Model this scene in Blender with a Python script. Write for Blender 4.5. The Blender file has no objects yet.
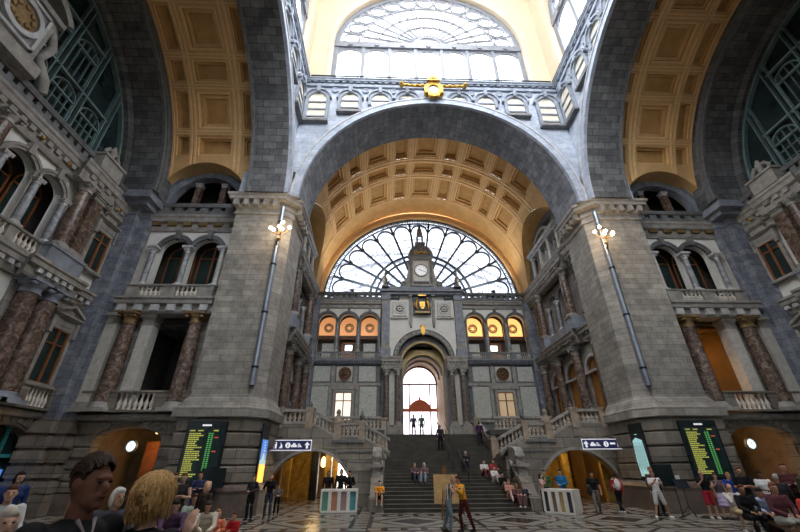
import bpy, bmesh, math, random
from mathutils import Vector, Matrix
random.seed(7)
S = bpy.context.scene
COL = S.collection
PI = math.pi
cos, sin, rad = math.cos, math.sin, math.radians

# ------------------------------------------------------------------ materials
def newmat(name):
    m = bpy.data.materials.new(name); m.use_nodes = True
    nt = m.node_tree; nt.nodes.clear()
    out = nt.nodes.new('ShaderNodeOutputMaterial')
    b = nt.nodes.new('ShaderNodeBsdfPrincipled')
    nt.links.new(b.outputs[0], out.inputs[0])
    return m, nt, b
def N(nt, t, **kw):
    n = nt.nodes.new(t)
    for k, v in kw.items(): setattr(n, k, v)
    return n
def math_(nt, op, a, b=None, c=None):
    n = N(nt, 'ShaderNodeMath', operation=op)
    for i, v in enumerate((a, b, c)):
        if v is None: continue
        if isinstance(v, (int, float)): n.inputs[i].default_value = v
        else: nt.links.new(v, n.inputs[i])
    return n.outputs[0]
def c4(c): return (c[0], c[1], c[2], 1)
def ramp(nt, fac, stops):
    r = N(nt, 'ShaderNodeValToRGB')
    e = r.color_ramp.elements
    while len(e) < len(stops): e.new(0.5)
    for i, (p, c) in enumerate(stops): e[i].position = p; e[i].color = c4(c)
    nt.links.new(fac, r.inputs[0]); return r.outputs[0]
def mix(nt, fac, a, b, mode='MIX'):
    n = N(nt, 'ShaderNodeMix', data_type='RGBA', blend_type=mode)
    if isinstance(fac, (int, float)): n.inputs[0].default_value = fac
    else: nt.links.new(fac, n.inputs[0])
    for i, v in ((6, a), (7, b)):
        if isinstance(v, tuple): n.inputs[i].default_value = c4(v)
        else: nt.links.new(v, n.inputs[i])
    return n.outputs[2]
def noise(nt, vec, scale, detail=4, rough=.6, dist=0):
    n = N(nt, 'ShaderNodeTexNoise'); n.inputs['Scale'].default_value = scale
    n.inputs['Detail'].default_value = detail; n.inputs['Roughness'].default_value = rough
    n.inputs['Distortion'].default_value = dist
    if vec is not None: nt.links.new(vec, n.inputs['Vector'])
    return n.outputs[0]
def pos(nt):
    g = N(nt, 'ShaderNodeNewGeometry'); return g.outputs['Position']
def bump(nt, b, h, strength=.3, dist=.05):
    n = N(nt, 'ShaderNodeBump'); n.inputs['Strength'].default_value = strength
    n.inputs['Distance'].default_value = dist
    nt.links.new(h, n.inputs['Height']); nt.links.new(n.outputs[0], b.inputs['Normal'])
MATS = {}
def plain(name, c, rough=.6, metal=0, var=.15, scale=3, spec=.3):
    m, nt, b = newmat(name)
    tc = N(nt, 'ShaderNodeTexCoord')
    f = noise(nt, tc.outputs['Object'], scale)
    lo = tuple(x * (1 - var) for x in c); hi = tuple(min(1, x * (1 + var)) for x in c)
    nt.links.new(ramp(nt, f, [(.3, lo), (.7, hi)]), b.inputs['Base Color'])
    b.inputs['Roughness'].default_value = rough; b.inputs['Metallic'].default_value = metal
    b.inputs['Specular IOR Level'].default_value = spec
    MATS[name] = m; return m
def ashlar(name, c1, c2, mortar, bw=1.15, bh=.44, mode='wall', cy=0, cz=0, mott=.35, ms=.018):
    m, nt, b = newmat(name)
    P = pos(nt); sp = N(nt, 'ShaderNodeSeparateXYZ'); nt.links.new(P, sp.inputs[0])
    X, Y, Z = sp.outputs
    cb = N(nt, 'ShaderNodeCombineXYZ')
    if mode == 'wall':
        nt.links.new(math_(nt, 'ADD', X, Y), cb.inputs[0]); nt.links.new(Z, cb.inputs[1])
    else:
        A, B = (Y, X) if mode == 'arcX' else (X, Y)
        ang = math_(nt, 'ARCTAN2', math_(nt, 'SUBTRACT', Z, cz), math_(nt, 'SUBTRACT', A, cy))
        nt.links.new(B, cb.inputs[0]); nt.links.new(math_(nt, 'MULTIPLY', ang, 10.0), cb.inputs[1])
    br = N(nt, 'ShaderNodeTexBrick'); nt.links.new(cb.outputs[0], br.inputs['Vector'])
    br.inputs['Scale'].default_value = 1; br.inputs['Brick Width'].default_value = bw
    br.inputs['Row Height'].default_value = bh; br.inputs['Mortar Size'].default_value = ms
    br.inputs['Color1'].default_value = c4(c1); br.inputs['Color2'].default_value = c4(c2)
    br.inputs['Mortar'].default_value = c4(mortar); br.inputs['Bias'].default_value = -.1
    f = noise(nt, P, 1.7, 8, .75)
    g = noise(nt, P, .25, 3)
    col = mix(nt, 1.0, br.outputs[0], ramp(nt, f, [(.3, (1 - mott,) * 3), (.7, (1 + mott * .5,) * 3)]), 'MULTIPLY')
    col = mix(nt, 1.0, col, ramp(nt, g, [(.3, (.8, .8, .82)), (.7, (1.1, 1.08, 1.05))]), 'MULTIPLY')
    nt.links.new(col, b.inputs['Base Color'])
    b.inputs['Roughness'].default_value = .62; b.inputs['Specular IOR Level'].default_value = .35
    bump(nt, b, br.outputs['Fac'], -.5, .03)
    MATS[name] = m; return m
def marble(name, c1, c2, scale=1.2, rough=.25, dist=2.5, mid=None):
    m, nt, b = newmat(name)
    P = pos(nt)
    f = noise(nt, P, scale, 10, .7, dist)
    st = [(.34, c1), (.62, c2)] if mid is None else [(.32, c1), (.48, mid), (.64, c2)]
    nt.links.new(ramp(nt, f, st), b.inputs['Base Color'])
    b.inputs['Roughness'].default_value = rough; b.inputs['Specular IOR Level'].default_value = .4
    MATS[name] = m; return m
def emit(name, c, s):
    m, nt, b = newmat(name)
    b.inputs['Base Color'].default_value = c4(c)
    b.inputs['Emission Color'].default_value = c4(c); b.inputs['Emission Strength'].default_value = s
    MATS[name] = m; return m
def glass(name, tint, gloss=.08, rough=.05):
    m = bpy.data.materials.new(name); m.use_nodes = True; nt = m.node_tree; nt.nodes.clear()
    out = N(nt, 'ShaderNodeOutputMaterial'); t = N(nt, 'ShaderNodeBsdfTransparent'); g = N(nt, 'ShaderNodeBsdfGlossy')
    f = noise(nt, pos(nt), .8, 5)
    lo = tuple(x * .75 for x in tint)
    nt.links.new(ramp(nt, f, [(.35, lo), (.6, tint)]), t.inputs[0])
    g.inputs['Roughness'].default_value = rough
    mx = N(nt, 'ShaderNodeMixShader'); mx.inputs[0].default_value = gloss
    nt.links.new(t.outputs[0], mx.inputs[1]); nt.links.new(g.outputs[0], mx.inputs[2])
    nt.links.new(mx.outputs[0], out.inputs[0]); MATS[name] = m; return m

ashlar('pier_stone', (.27, .255, .23), (.40, .375, .33), (.17, .16, .145), .95, .36, mott=.45, ms=.012)
ashlar('blue_stone', (.19, .215, .265), (.30, .325, .38), (.12, .13, .15), .8, .42, mott=.6, ms=.012)
ashlar('spandrel_stone', (.42, .47, .56), (.56, .61, .69), (.33, .37, .45), 1.3, .5, mott=.35, ms=.012)
ashlar('base_stone', (.19, .17, .14), (.29, .26, .215), (.08, .07, .06), 1.5, .6)
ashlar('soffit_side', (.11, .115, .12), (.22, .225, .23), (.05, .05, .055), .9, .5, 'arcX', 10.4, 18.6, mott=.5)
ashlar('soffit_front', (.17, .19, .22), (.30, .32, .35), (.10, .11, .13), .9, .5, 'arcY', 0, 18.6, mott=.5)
plain('trim_stone', (.30, .285, .26), .6, var=.3, scale=2.2)
plain('dark_trim', (.15, .155, .16), .55, var=.3, scale=2.5)
plain('blue_trim', (.24, .265, .31), .55, var=.3, scale=2)
plain('pale_trim', (.50, .50, .50), .6, var=.25, scale=2)
plain('baluster_stone', (.62, .57, .50), .5, var=.15, scale=6)
plain('stair_baluster', (.40, .35, .29), .5, var=.2, scale=6)
plain('white_plaster', (.74, .73, .68), .7, var=.08, scale=1.5)
plain('cream_plaster', (.60, .50, .36), .7, var=.1, scale=1)
plain('lantern_cream', (.55, .455, .33), .75, var=.06, scale=.5)
plain('vault_tan', (.66, .42, .19), .75, var=.12, scale=1.2, spec=.15)
plain('vault_deep', (.52, .31, .12), .75, var=.15, scale=1.5, spec=.15)
plain('vault_mould', (.82, .56, .28), .6, var=.1, scale=3, spec=.2)
marble('brown_marble', (.04, .025, .02), (.27, .20, .16), 2.6, .25, 1.5, (.11, .072, .055))
marble('dark_marble', (.06, .05, .045), (.20, .16, .13), 3, .2, 1.5)
marble('pale_marble', (.42, .40, .35), (.60, .58, .52), 1.5, .3, 2)
marble('green_marble', (.24, .26, .24), (.60, .61, .55), 2.6, .3, 3.5, (.43, .44, .40))
marble('grey_marble', (.12, .13, .14), (.38, .40, .42), 1.5, .22, 2)
plain('gold', (.50, .29, .06), .38, .7, .45, 8)
plain('dull_gold', (.26, .17, .08), .45, .5, .3, 8)
plain('teal_metal', (.17, .26, .26), .45, .2, .2, 2)
plain('teal_paint', (.04, .26, .27), .4, 0, .1, 2)
plain('black_metal', (.018, .022, .03), .4, .3, .3, 4)
plain('dark_iron', (.035, .05, .075), .4, .3, .2, 3)
plain('white_metal', (.19, .20, .22), .45, .1, .08, 2)
plain('pole_metal', (.30, .34, .40), .3, .7, .2, 3)
plain('wood', (.25, .095, .035), .4, 0, .3, 6)
plain('dark_wood', (.10, .045, .02), .45, 0, .3, 6)
plain('pale_wood', (.55, .36, .15), .6, 0, .2, 5)
plain('reveal_stone', (.17, .13, .09), .7, 0, .3, 1.5)
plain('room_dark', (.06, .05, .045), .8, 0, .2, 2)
plain('room_warm', (.20, .12, .05), .6, 0, .2, 1)
plain('step_stone', (.085, .08, .065), .45, 0, .3, 1.5)
plain('white_paint', (.72, .70, .66), .5, 0, .05, 3)
plain('portal_tan', (.50, .37, .17), .6, 0, .15, 2)
plain('iron_red', (.16, .05, .03), .5, 0, .2, 2)
plain('wood_red', (.45, .10, .03), .5, 0, .2, 3)
plain('warm_stone', (.34, .27, .20), .6, var=.25)
marble('yellow_marble', (.22, .13, .03), (.55, .38, .10), 1.5, .35, 1.5)
plain('shed_steel', (.6, .58, .60))
plain('amber_glass', (.4, .2, .05), .3)
plain('cream_panel', (.72, .66, .54), .7, var=.05)
emit('door_pane', (.55, .38, .08), .5)
emit('lamp_dim', (.9, .42, .12), .9)
emit('lamp_loggia', (.75, .33, .13), .42)
emit('lamp_loggia_bright', (1, .52, .16), .75)
emit('lamp_white_dim', (.9, .85, .75), .5)
emit('warm_pane', (.45, .33, .2), .35)
glass('door_glass', (.6, .55, .56))
plain('sign_blue', (.03, .035, .13), .4, 0, .05, 3)
plain('black_board', (.012, .02, .022), .25, 0, .2, 3)
plain('book_black', (.015, .015, .017), .6, 0, .2, 3)
plain('ceramic_grey', (.22, .22, .22), .6, 0, .2, 3)
plain('plinth_stone', (.13, .10, .085), .35, 0, .35, 1.2)
plain('board_screen', (.012, .03, .03), .3)
emit('sign_white', (.8, .8, .85), .35)
emit('led_yellow', (.50, .52, .10), .3)
emit('led_green', (.10, .40, .10), .35)
emit('led_red', (.6, .10, .05), .3)
emit('led_blue', (.10, .16, .50), .5)
emit('screen_blue', (.05, .14, .42), .8)
emit('screen_orange', (.95, .40, .05), 1.1)
emit('screen_cyan', (.35, .60, .62), .4)
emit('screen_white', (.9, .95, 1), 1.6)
emit('bulb', (1, .78, .5), 14)
emit('lamp_amber', (1, .55, .18), 3.0)
emit('lamp_white', (1, .93, .8), 3.5)
emit('clock_white', (.82, .85, .88), .25)
emit('clock_lit', (.75, .9, .9), .9)
emit('spot', (1, .82, .45), 6)
glass('shed_glass', (.50, .52, .55))
glass('lantern_glass', (.93, .95, .97), .03)
m, nt, b = newmat('dark_glass'); b.inputs['Base Color'].default_value = (.015, .03, .03, 1); b.inputs['Roughness'].default_value = .18
MATS['dark_glass'] = m
m, nt, b = newmat('teal_glass')
nt.links.new(ramp(nt, noise(nt, pos(nt), .5, 4), [(.3, (.008, .016, .018)), (.7, (.03, .05, .052))]), b.inputs['Base Color'])
b.inputs['Roughness'].default_value = .25; MATS['teal_glass'] = m
# floor of polished slabs: light fields, dark bands with light squares, dark rhombs
m, nt, b = newmat('floor_slabs')
P = pos(nt); sp = N(nt, 'ShaderNodeSeparateXYZ'); nt.links.new(P, sp.inputs[0]); X, Y, Z = sp.outputs
def per(v, p, o=0):
    t = math_(nt, 'MODULO', math_(nt, 'ADD', v, 400 * p / p * p + o), p)
    return math_(nt, 'ABSOLUTE', math_(nt, 'SUBTRACT', t, p / 2))
ax = per(X, 4.4, 0.2); ay = per(Y, 4.4, 1.0)
def lt(a, v): return math_(nt, 'LESS_THAN', a, v)
bandx = math_(nt, 'GREATER_THAN', ax, 1.75); bandy = math_(nt, 'GREATER_THAN', ay, 1.75)
sqx = math_(nt, 'MULTIPLY', math_(nt, 'GREATER_THAN', ax, 1.93), lt(per(Y, .733), .24))
sqy = math_(nt, 'MULTIPLY', math_(nt, 'GREATER_THAN', ay, 1.93), lt(per(X, .733), .24))
rh = lt(math_(nt, 'ADD', ax, ay), 1.0)
rh2 = math_(nt, 'MULTIPLY', math_(nt, 'GREATER_THAN', math_(nt, 'ADD', ax, ay), 1.72), lt(math_(nt, 'ADD', ax, ay), 1.95))
dk = math_(nt, 'MAXIMUM', math_(nt, 'MAXIMUM', bandx, bandy), math_(nt, 'MAXIMUM', rh, rh2))
sq = math_(nt, 'MAXIMUM', sqx, sqy)
dk = math_(nt, 'MULTIPLY', dk, math_(nt, 'SUBTRACT', 1, sq))
f = noise(nt, P, 1.1, 8, .7, 1)
light = ramp(nt, f, [(.3, (.19, .18, .155)), (.7, (.33, .31, .27))])
dark = ramp(nt, f, [(.3, (.025, .024, .024)), (.7, (.06, .055, .05))])
nt.links.new(mix(nt, dk, light, dark), b.inputs['Base Color'])
b.inputs['Roughness'].default_value = .24; b.inputs['Specular IOR Level'].default_value = .22
MATS['floor_slabs'] = m

# ------------------------------------------------------------------ mesh builder
def ident(a, z, n): return (a, n, z)
class MB:
    def __init__(s, f=None): s.V = []; s.F = []; s.sm = []; s.f = f or (lambda a, z, n: (a, n, z))
    def add(s, vs, fs, smooth=False):
        o = len(s.V); s.V += [s.f(*v) for v in vs]
        for f in fs: s.F.append([o + i for i in f]); s.sm.append(smooth)
        return s
    def box(s, a0, a1, z0, z1, n0, n1):
        vs = [(a, z, n) for a in (a0, a1) for z in (z0, z1) for n in (n0, n1)]
        return s.add(vs, [(0, 1, 3, 2), (4, 6, 7, 5), (0, 4, 5, 1), (2, 3, 7, 6), (0, 2, 6, 4), (1, 5, 7, 3)])
    def prof(s, a0, a1, pts, e0=0, e1=0):
        """extrude a closed (n,z) profile along a; e = mitre growth with n"""
        k = len(pts)
        vs = [(a0 - e0 * n, z, n) for n, z in pts] + [(a1 + e1 * n, z, n) for n, z in pts]
        fs = [(i, (i + 1) % k, k + (i + 1) % k, k + i) for i in range(k)] + [tuple(range(k)), tuple(range(k, 2 * k))]
        return s.add(vs, fs)
    def poly(s, pts, n0, n1):
        """extrude a closed (a,z) outline along n"""
        k = len(pts)
        vs = [(a, z, n0) for a, z in pts] + [(a, z, n1) for a, z in pts]
        fs = [(i, (i + 1) % k, k + (i + 1) % k, k + i) for i in range(k)] + [tuple(range(k)), tuple(range(k, 2 * k))]
        return s.add(vs, fs)
    def ring(s, c, zc, r0, r1, n0, n1, a0=0, a1=180, seg=24, rz=1, smooth=False):
        vs = []; full = abs(a1 - a0) >= 360; cnt = seg if full else seg + 1
        for i in range(cnt):
            t = rad(a0 + (a1 - a0) * i / seg)
            for r in (r0, r1):
                for n in (n0, n1): vs.append((c + r * cos(t), zc + rz * r * sin(t), n))
        fs = []
        for i in range(seg):
            b = 4 * i; d = 4 * ((i + 1) % cnt)
            for p, q in ((0, 1), (1, 3), (3, 2), (2, 0)): fs.append((b + p, b + q, d + q, d + p))
        if not full: fs += [(0, 1, 3, 2), (4 * seg, 4 * seg + 1, 4 * seg + 3, 4 * seg + 2)]
        return s.add(vs, fs, smooth)
    def disc(s, c, zc, r, n0, n1, seg=24, a0=0, a1=360):
        full = a1 - a0 >= 360; cnt = seg if full else seg + 1
        pts = [(c + r * cos(rad(a0 + (a1 - a0) * i / seg)), zc + r * sin(rad(a0 + (a1 - a0) * i / seg))) for i in range(cnt)]
        return s.poly(pts, n0, n1)
    def wall(s, a0, a1, z0, z1, ops, n0, n1, seg=16):
        """wall slab with arched openings ops=[(centre, radius, spring_z, sill_z, rz)]"""
        ops = sorted(ops); x = a0
        for o in ops:
            c, r, zs, zb = o[:4]; rz = o[4] if len(o) > 4 else 1
            if c - r > x: s.box(x, c - r, z0, z1, n0, n1)
            if zb > z0: s.box(c - r, c + r, z0, zb, n0, n1)
            pts = [(c - r * cos(PI * i / seg), zs + rz * r * sin(PI * i / seg)) for i in range(seg + 1)]
            vs = []; fs = []
            for p in pts: vs += [(p[0], p[1], n0), (p[0], p[1], n1), (p[0], z1, n0), (p[0], z1, n1)]
            for i in range(seg):
                b = 4 * i; d = b + 4
                fs += [(b, d, d + 2, b + 2), (b + 1, b + 3, d + 3, d + 1), (b, b + 1, d + 1, d), (b + 2, d + 2, d + 3, b + 3)]
            s.add(vs, fs); x = c + r
        if a1 > x: s.box(x, a1, z0, z1, n0, n1)
        return s
    def arcf(s, c, zc, r, n, a0, a1, seg, R, off):
        pass
    def lathe(s, pr, a, n, seg=14, smooth=True, sx=1, z=0):
        """vertical lathe; pr=[(radius, z)]"""
        vs = []; k = len(pr)
        for r, zz in pr:
            for i in range(seg):
                t = 2 * PI * i / seg; vs.append((a + r * cos(t) * sx, z + zz, n + r * sin(t)))
        fs = [(j * seg + i, j * seg + (i + 1) % seg, (j + 1) * seg + (i + 1) % seg, (j + 1) * seg + i) for j in range(k - 1) for i in range(seg)]
        s.add(vs, fs, smooth)
        return s.add([vs[i] for i in range(seg)] + [vs[(k - 1) * seg + i] for i in range(seg)], [tuple(range(seg)), tuple(range(seg, 2 * seg))])
    def ell(s, c, r, seg=12, rings=8, rot=None):
        vs = []; fs = []
        for j in range(rings + 1):
            ph = PI * j / rings
            for i in range(seg):
                t = 2 * PI * i / seg
                v = Vector((r[0] * sin(ph) * cos(t), r[1] * sin(ph) * sin(t), r[2] * cos(ph)))
                if rot is not None: v = rot @ v
                vs.append((c[0] + v.x, c[2] + v.z, c[1] + v.y) if s.f_is_id() else (c[0] + v.x, c[1] + v.z, c[2] + v.y))
        for j in range(rings):
            for i in range(seg): fs.append((j * seg + i, j * seg + (i + 1) % seg, (j + 1) * seg + (i + 1) % seg, (j + 1) * seg + i))
        return s.add(vs, fs, True)
    def f_is_id(s): return getattr(s, 'world', False)
    def tube(s, pts, r, seg=8, smooth=True):
        """tube along points given in the builder's own (a,z,n) frame"""
        P = [Vector(p) for p in pts]; k = len(P); vs = []
        rr = r if isinstance(r, (list, tuple)) else [r] * k
        up = Vector((0, 0, 1)); 
        for j in range(k):
            d = (P[min(j + 1, k - 1)] - P[max(j - 1, 0)]).normalized()
            u = d.cross(up)
            if u.length < .05: u = d.cross(Vector((0, 1, 0)))
            u.normalize(); w = d.cross(u)
            for i in range(seg):
                t = 2 * PI * i / seg; vs.append(tuple(P[j] + (u * cos(t) + w * sin(t)) * rr[j]))
        fs = [(j * seg + i, j * seg + (i + 1) % seg, (j + 1) * seg + (i + 1) % seg, (j + 1) * seg + i) for j in range(k - 1) for i in range(seg)]
        s.add(vs, fs, smooth)
        return s.add([vs[i] for i in range(seg)] + [vs[(k - 1) * seg + i] for i in range(seg)], [tuple(range(seg)), tuple(range(seg, 2 * seg))])
    def bar(s, p, q, w, h):
        """straight bar between two (a,z) points at depth p[2], width w, depth h"""
        P = Vector((p[0], p[1])); Q = Vector((q[0], q[1])); d = (Q - P).normalized(); u = Vector((-d.y, d.x)) * w / 2
        return s.poly([tuple(P + u), tuple(Q + u), tuple(Q - u), tuple(P - u)], p[2], p[2] + h)
    def mesh(s, name, off=(0, 0, 0)):
        me = bpy.data.meshes.new(name)
        me.from_pydata([(v[0] - off[0], v[1] - off[1], v[2] - off[2]) for v in s.V], [], s.F)
        me.polygons.foreach_set('use_smooth', s.sm)
        bm = bmesh.new(); bm.from_mesh(me); bmesh.ops.recalc_face_normals(bm, faces=bm.faces); bm.to_mesh(me); bm.free()
        return me
    def build(s, name, mat, parent=None, kind=None, label=None, cat=None, group=None, bevel=0):
        off = wloc(parent) if parent else (0, 0, 0)
        me = s.mesh(name, off); me.materials.append(MATS[mat])
        o = bpy.data.objects.new(name, me); COL.objects.link(o)
        if parent: o.parent = parent
        if bevel:
            b = o.modifiers.new('b', 'BEVEL'); b.width = bevel; b.segments = 1; b.limit_method = 'ANGLE'
        return tag(o, label, cat, group, kind)
def wloc(o):
    l = Vector((0, 0, 0))
    while o: l += o.location; o = o.parent
    return l
def tag(o, label=None, cat=None, group=None, kind=None):
    if label: o['label'] = label
    if cat: o['category'] = cat
    if group: o['group'] = group
    if kind: o['kind'] = kind
    return o
def thing(name, label, cat, loc=(0, 0, 0), group=None):
    o = bpy.data.objects.new(name, None); COL.objects.link(o); o.location = loc; o.empty_display_size = .2
    return tag(o, label, cat, group)
def inst(name, me, loc, parent=None, scale=(1, 1, 1), rz=0, ry=0):
    o = bpy.data.objects.new(name, me); COL.objects.link(o)
    if parent: o.parent = parent; loc = Vector(loc) - wloc(parent)
    o.location = loc; o.scale = scale; o.rotation_euler = (0, ry, rz); return o
TRIM = [0]
def trim(mb, mat, **k):
    TRIM[0] += 1
    return mb.build('trim_%d' % TRIM[0], mat, kind='structure', **k)
def struct(name, mb, mat, **k): return mb.build(name, mat, kind='structure', **k)
# frames: (a along the wall, z up, n out into the hall)
def fA(sd): return lambda a, z, n: (sd * a, 22.3 - n, z)
def fP(sd): return lambda a, z, n: (sd * a, 21.0 - n, z)
def fC(sd): return lambda a, z, n: (sd * (21.8 - n), a, z)
def fD(sd): return lambda a, z, n: (sd * (11.6 - n), a, z)
def fE(a, z, n): return (a, 37.0 - n, z)
def fX(sd, x0): return lambda a, z, n: (sd * (x0 - n), a, z)       # wall facing the centre line at |X|=x0
def fY(y0): return lambda a, z, n: (a, y0 - n, z)
SIDE = {-1: 'left', 1: 'right'}

# ------------------------------------------------------------------ repeated architectural members
BAL = MB(); BAL.lathe([(.085, 0), (.085, .05), (.05, .08), (.095, .22), (.105, .32), (.05, .52), (.04, .66), (.065, .70), (.04, .74), (.075, .80), (.075, .85)], 0, 0, 8)
_bal = {}
def baluster_mesh(mat):
    if mat not in _bal:
        me = BAL.mesh('baluster'); me.materials.append(MATS[mat]); _bal[mat] = me
    return _bal[mat]
def balusters(par, f, a0, a1, z0, z1, n, cnt, mat='baluster_stone', zf=None):
    me = baluster_mesh(mat); st = (a1 - a0) / cnt
    for i in range(cnt):
        a = a0 + st * (i + .5); dz = zf(a) if zf else 0
        h = (z1 - z0) / .85; w = min(1.15, st / .24)
        inst('baluster', me, f(a, z0 + dz, n), par, (w, w, h))
def balustrade(f, a0, a1, z0, z1, n, groups, label, mat='trim_stone', bmat='baluster_stone', w=.3, group=None):
    """groups=[(a0,a1,count)] of baluster runs, the rest solid dies"""
    t = thing('balustrade', label, 'balustrade', f((a0 + a1) / 2, z0, n), group)
    h = z1 - z0
    m = MB(f); m.prof(a0, a1, [(n - w * .6, z1 - .13), (n + w * .6, z1 - .13), (n + w * .7, z1 - .05), (n + w * .5, z1), (n - w * .5, z1), (n - w * .7, z1 - .05)])
    m.build('handrail', mat, t)
    m = MB(f); m.box(a0, a1, z0, z0 + .12, n - w * .6, n + w * .6); m.build('plinth', mat, t)
    x = a0
    for g in list(groups) + [(a1, a1, 0)]:
        if g[0] > x + .01: m = MB(f); m.box(x, g[0], z0 + .12, z1 - .13, n - w * .45, n + w * .45); m.build('pedestal', mat, t)
        x = g[1]
    for g in groups: balusters(t, f, g[0], g[1], z0 + .12, z1 - .13, n, g[2], bmat)
    return t
def column(f, a, n, z0, z1, r, label, shaft='brown_marble', trimm='trim_stone', gold=False, name='column', square=False, group=None, cat='column'):
    t = thing(name, label, cat, f(a, z0, n), group)
    if name == 'pilaster':
        TRIM[0] += 1; t.name = 'trim_%d' % TRIM[0]; t['kind'] = 'structure'; del t['label']; del t['category']
    H = z1 - z0; bh = min(.5, H * .09); ch = min(.75, H * .12)
    m = MB(f); m.box(a - r * 1.45, a + r * 1.45, z0, z0 + bh * .4, n - r * 1.45, n + r * 1.45)
    if square:
        m.box(a - r * 1.25, a + r * 1.25, z0 + bh * .4, z0 + bh, n - r * 1.25, n + r * 1.25)
    else: m.lathe([(r * 1.4, z0 + bh * .4), (r * 1.42, z0 + bh * .55), (r * 1.15, z0 + bh * .72), (r * 1.25, z0 + bh * .85), (r * 1.05, z0 + bh)], a, n, 16)
    m.build('base', trimm, t)
    m = MB(f)
    if square: m.box(a - r, a + r, z0 + bh, z1 - ch, n - r, n + r)
    else: m.lathe([(r, z0 + bh), (r * 1.02, z0 + H * .35), (r * .97, z0 + H * .6), (r * .86, z1 - ch)], a, n, 18)
    m.build('shaft', shaft, t)
    m = MB(f)
    k = r if square else r * .9
    if square:
        for (w, za, zb) in ((1.1, 0, .2), (1.0, .2, .5), (1.15, .5, .7), (1.35, .7, 1)): m.box(a - k * w, a + k * w, z1 - ch * (1 - za), z1 - ch * (1 - zb), n - k * w, n + k * w)
    else:
        m.lathe([(k * 1.12, z1 - ch), (k * 1.12, z1 - ch * .9), (k * .95, z1 - ch * .85), (k * 1.05, z1 - ch * .5), (k * 1.5, z1 - ch * .22), (k * 1.2, z1 - ch * .2)], a, n, 12)
        m.box(a - k * 1.5, a + k * 1.5, z1 - ch * .2, z1, n - k * 1.5, n + k * 1.5)
        for sx in (-1, 1):
            for sn in (-1, 1): m.lathe([(.02, 0), (k * .3, ch * .08), (k * .36, ch * .2), (k * .2, ch * .32), (.02, ch * .36)], a + sx * k * 1.15, n + sn * k * 1.15, 8, z=z1 - ch * .58)
    m.build('capital', 'dull_gold' if gold else trimm, t)
    return t
def cornice(f, a0, a1, z0, z1, n, proj=.45, dent=0, mat='trim_stone', e0=0, e1=0, dmat=None, brk=False):
    h = z1 - z0
    m = MB(f)
    m.prof(a0, a1, [(-.2, z0), (n, z0), (n + proj * .15, z0 + h * .12), (n + proj * .2, z0 + h * .45), (n + proj * .75, z0 + h * .55), (n + proj * .8, z0 + h * .78), (n + proj, z0 + h * .86), (n + proj, z1), (-.2, z1)], e0, e1)
    o = trim(m, mat)
    if dent:
        m = MB(f); c = int((a1 - a0) / dent)
        st = (a1 - a0) / c
        for i in range(c):
            a = a0 + st * (i + .5)
            if brk: m.poly([(a - st * .25, z0 + h * .12), (a + st * .25, z0 + h * .12), (a + st * .25, z0 + h * .55), (a - st * .25, z0 + h * .55)], n, n + proj * .62)
            else: m.box(a - st * .28, a + st * .28, z0 + h * .3, z0 + h * .55, n, n + proj * .6)
        trim(m, dmat or mat)
    return o
WIN = [0]
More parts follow.
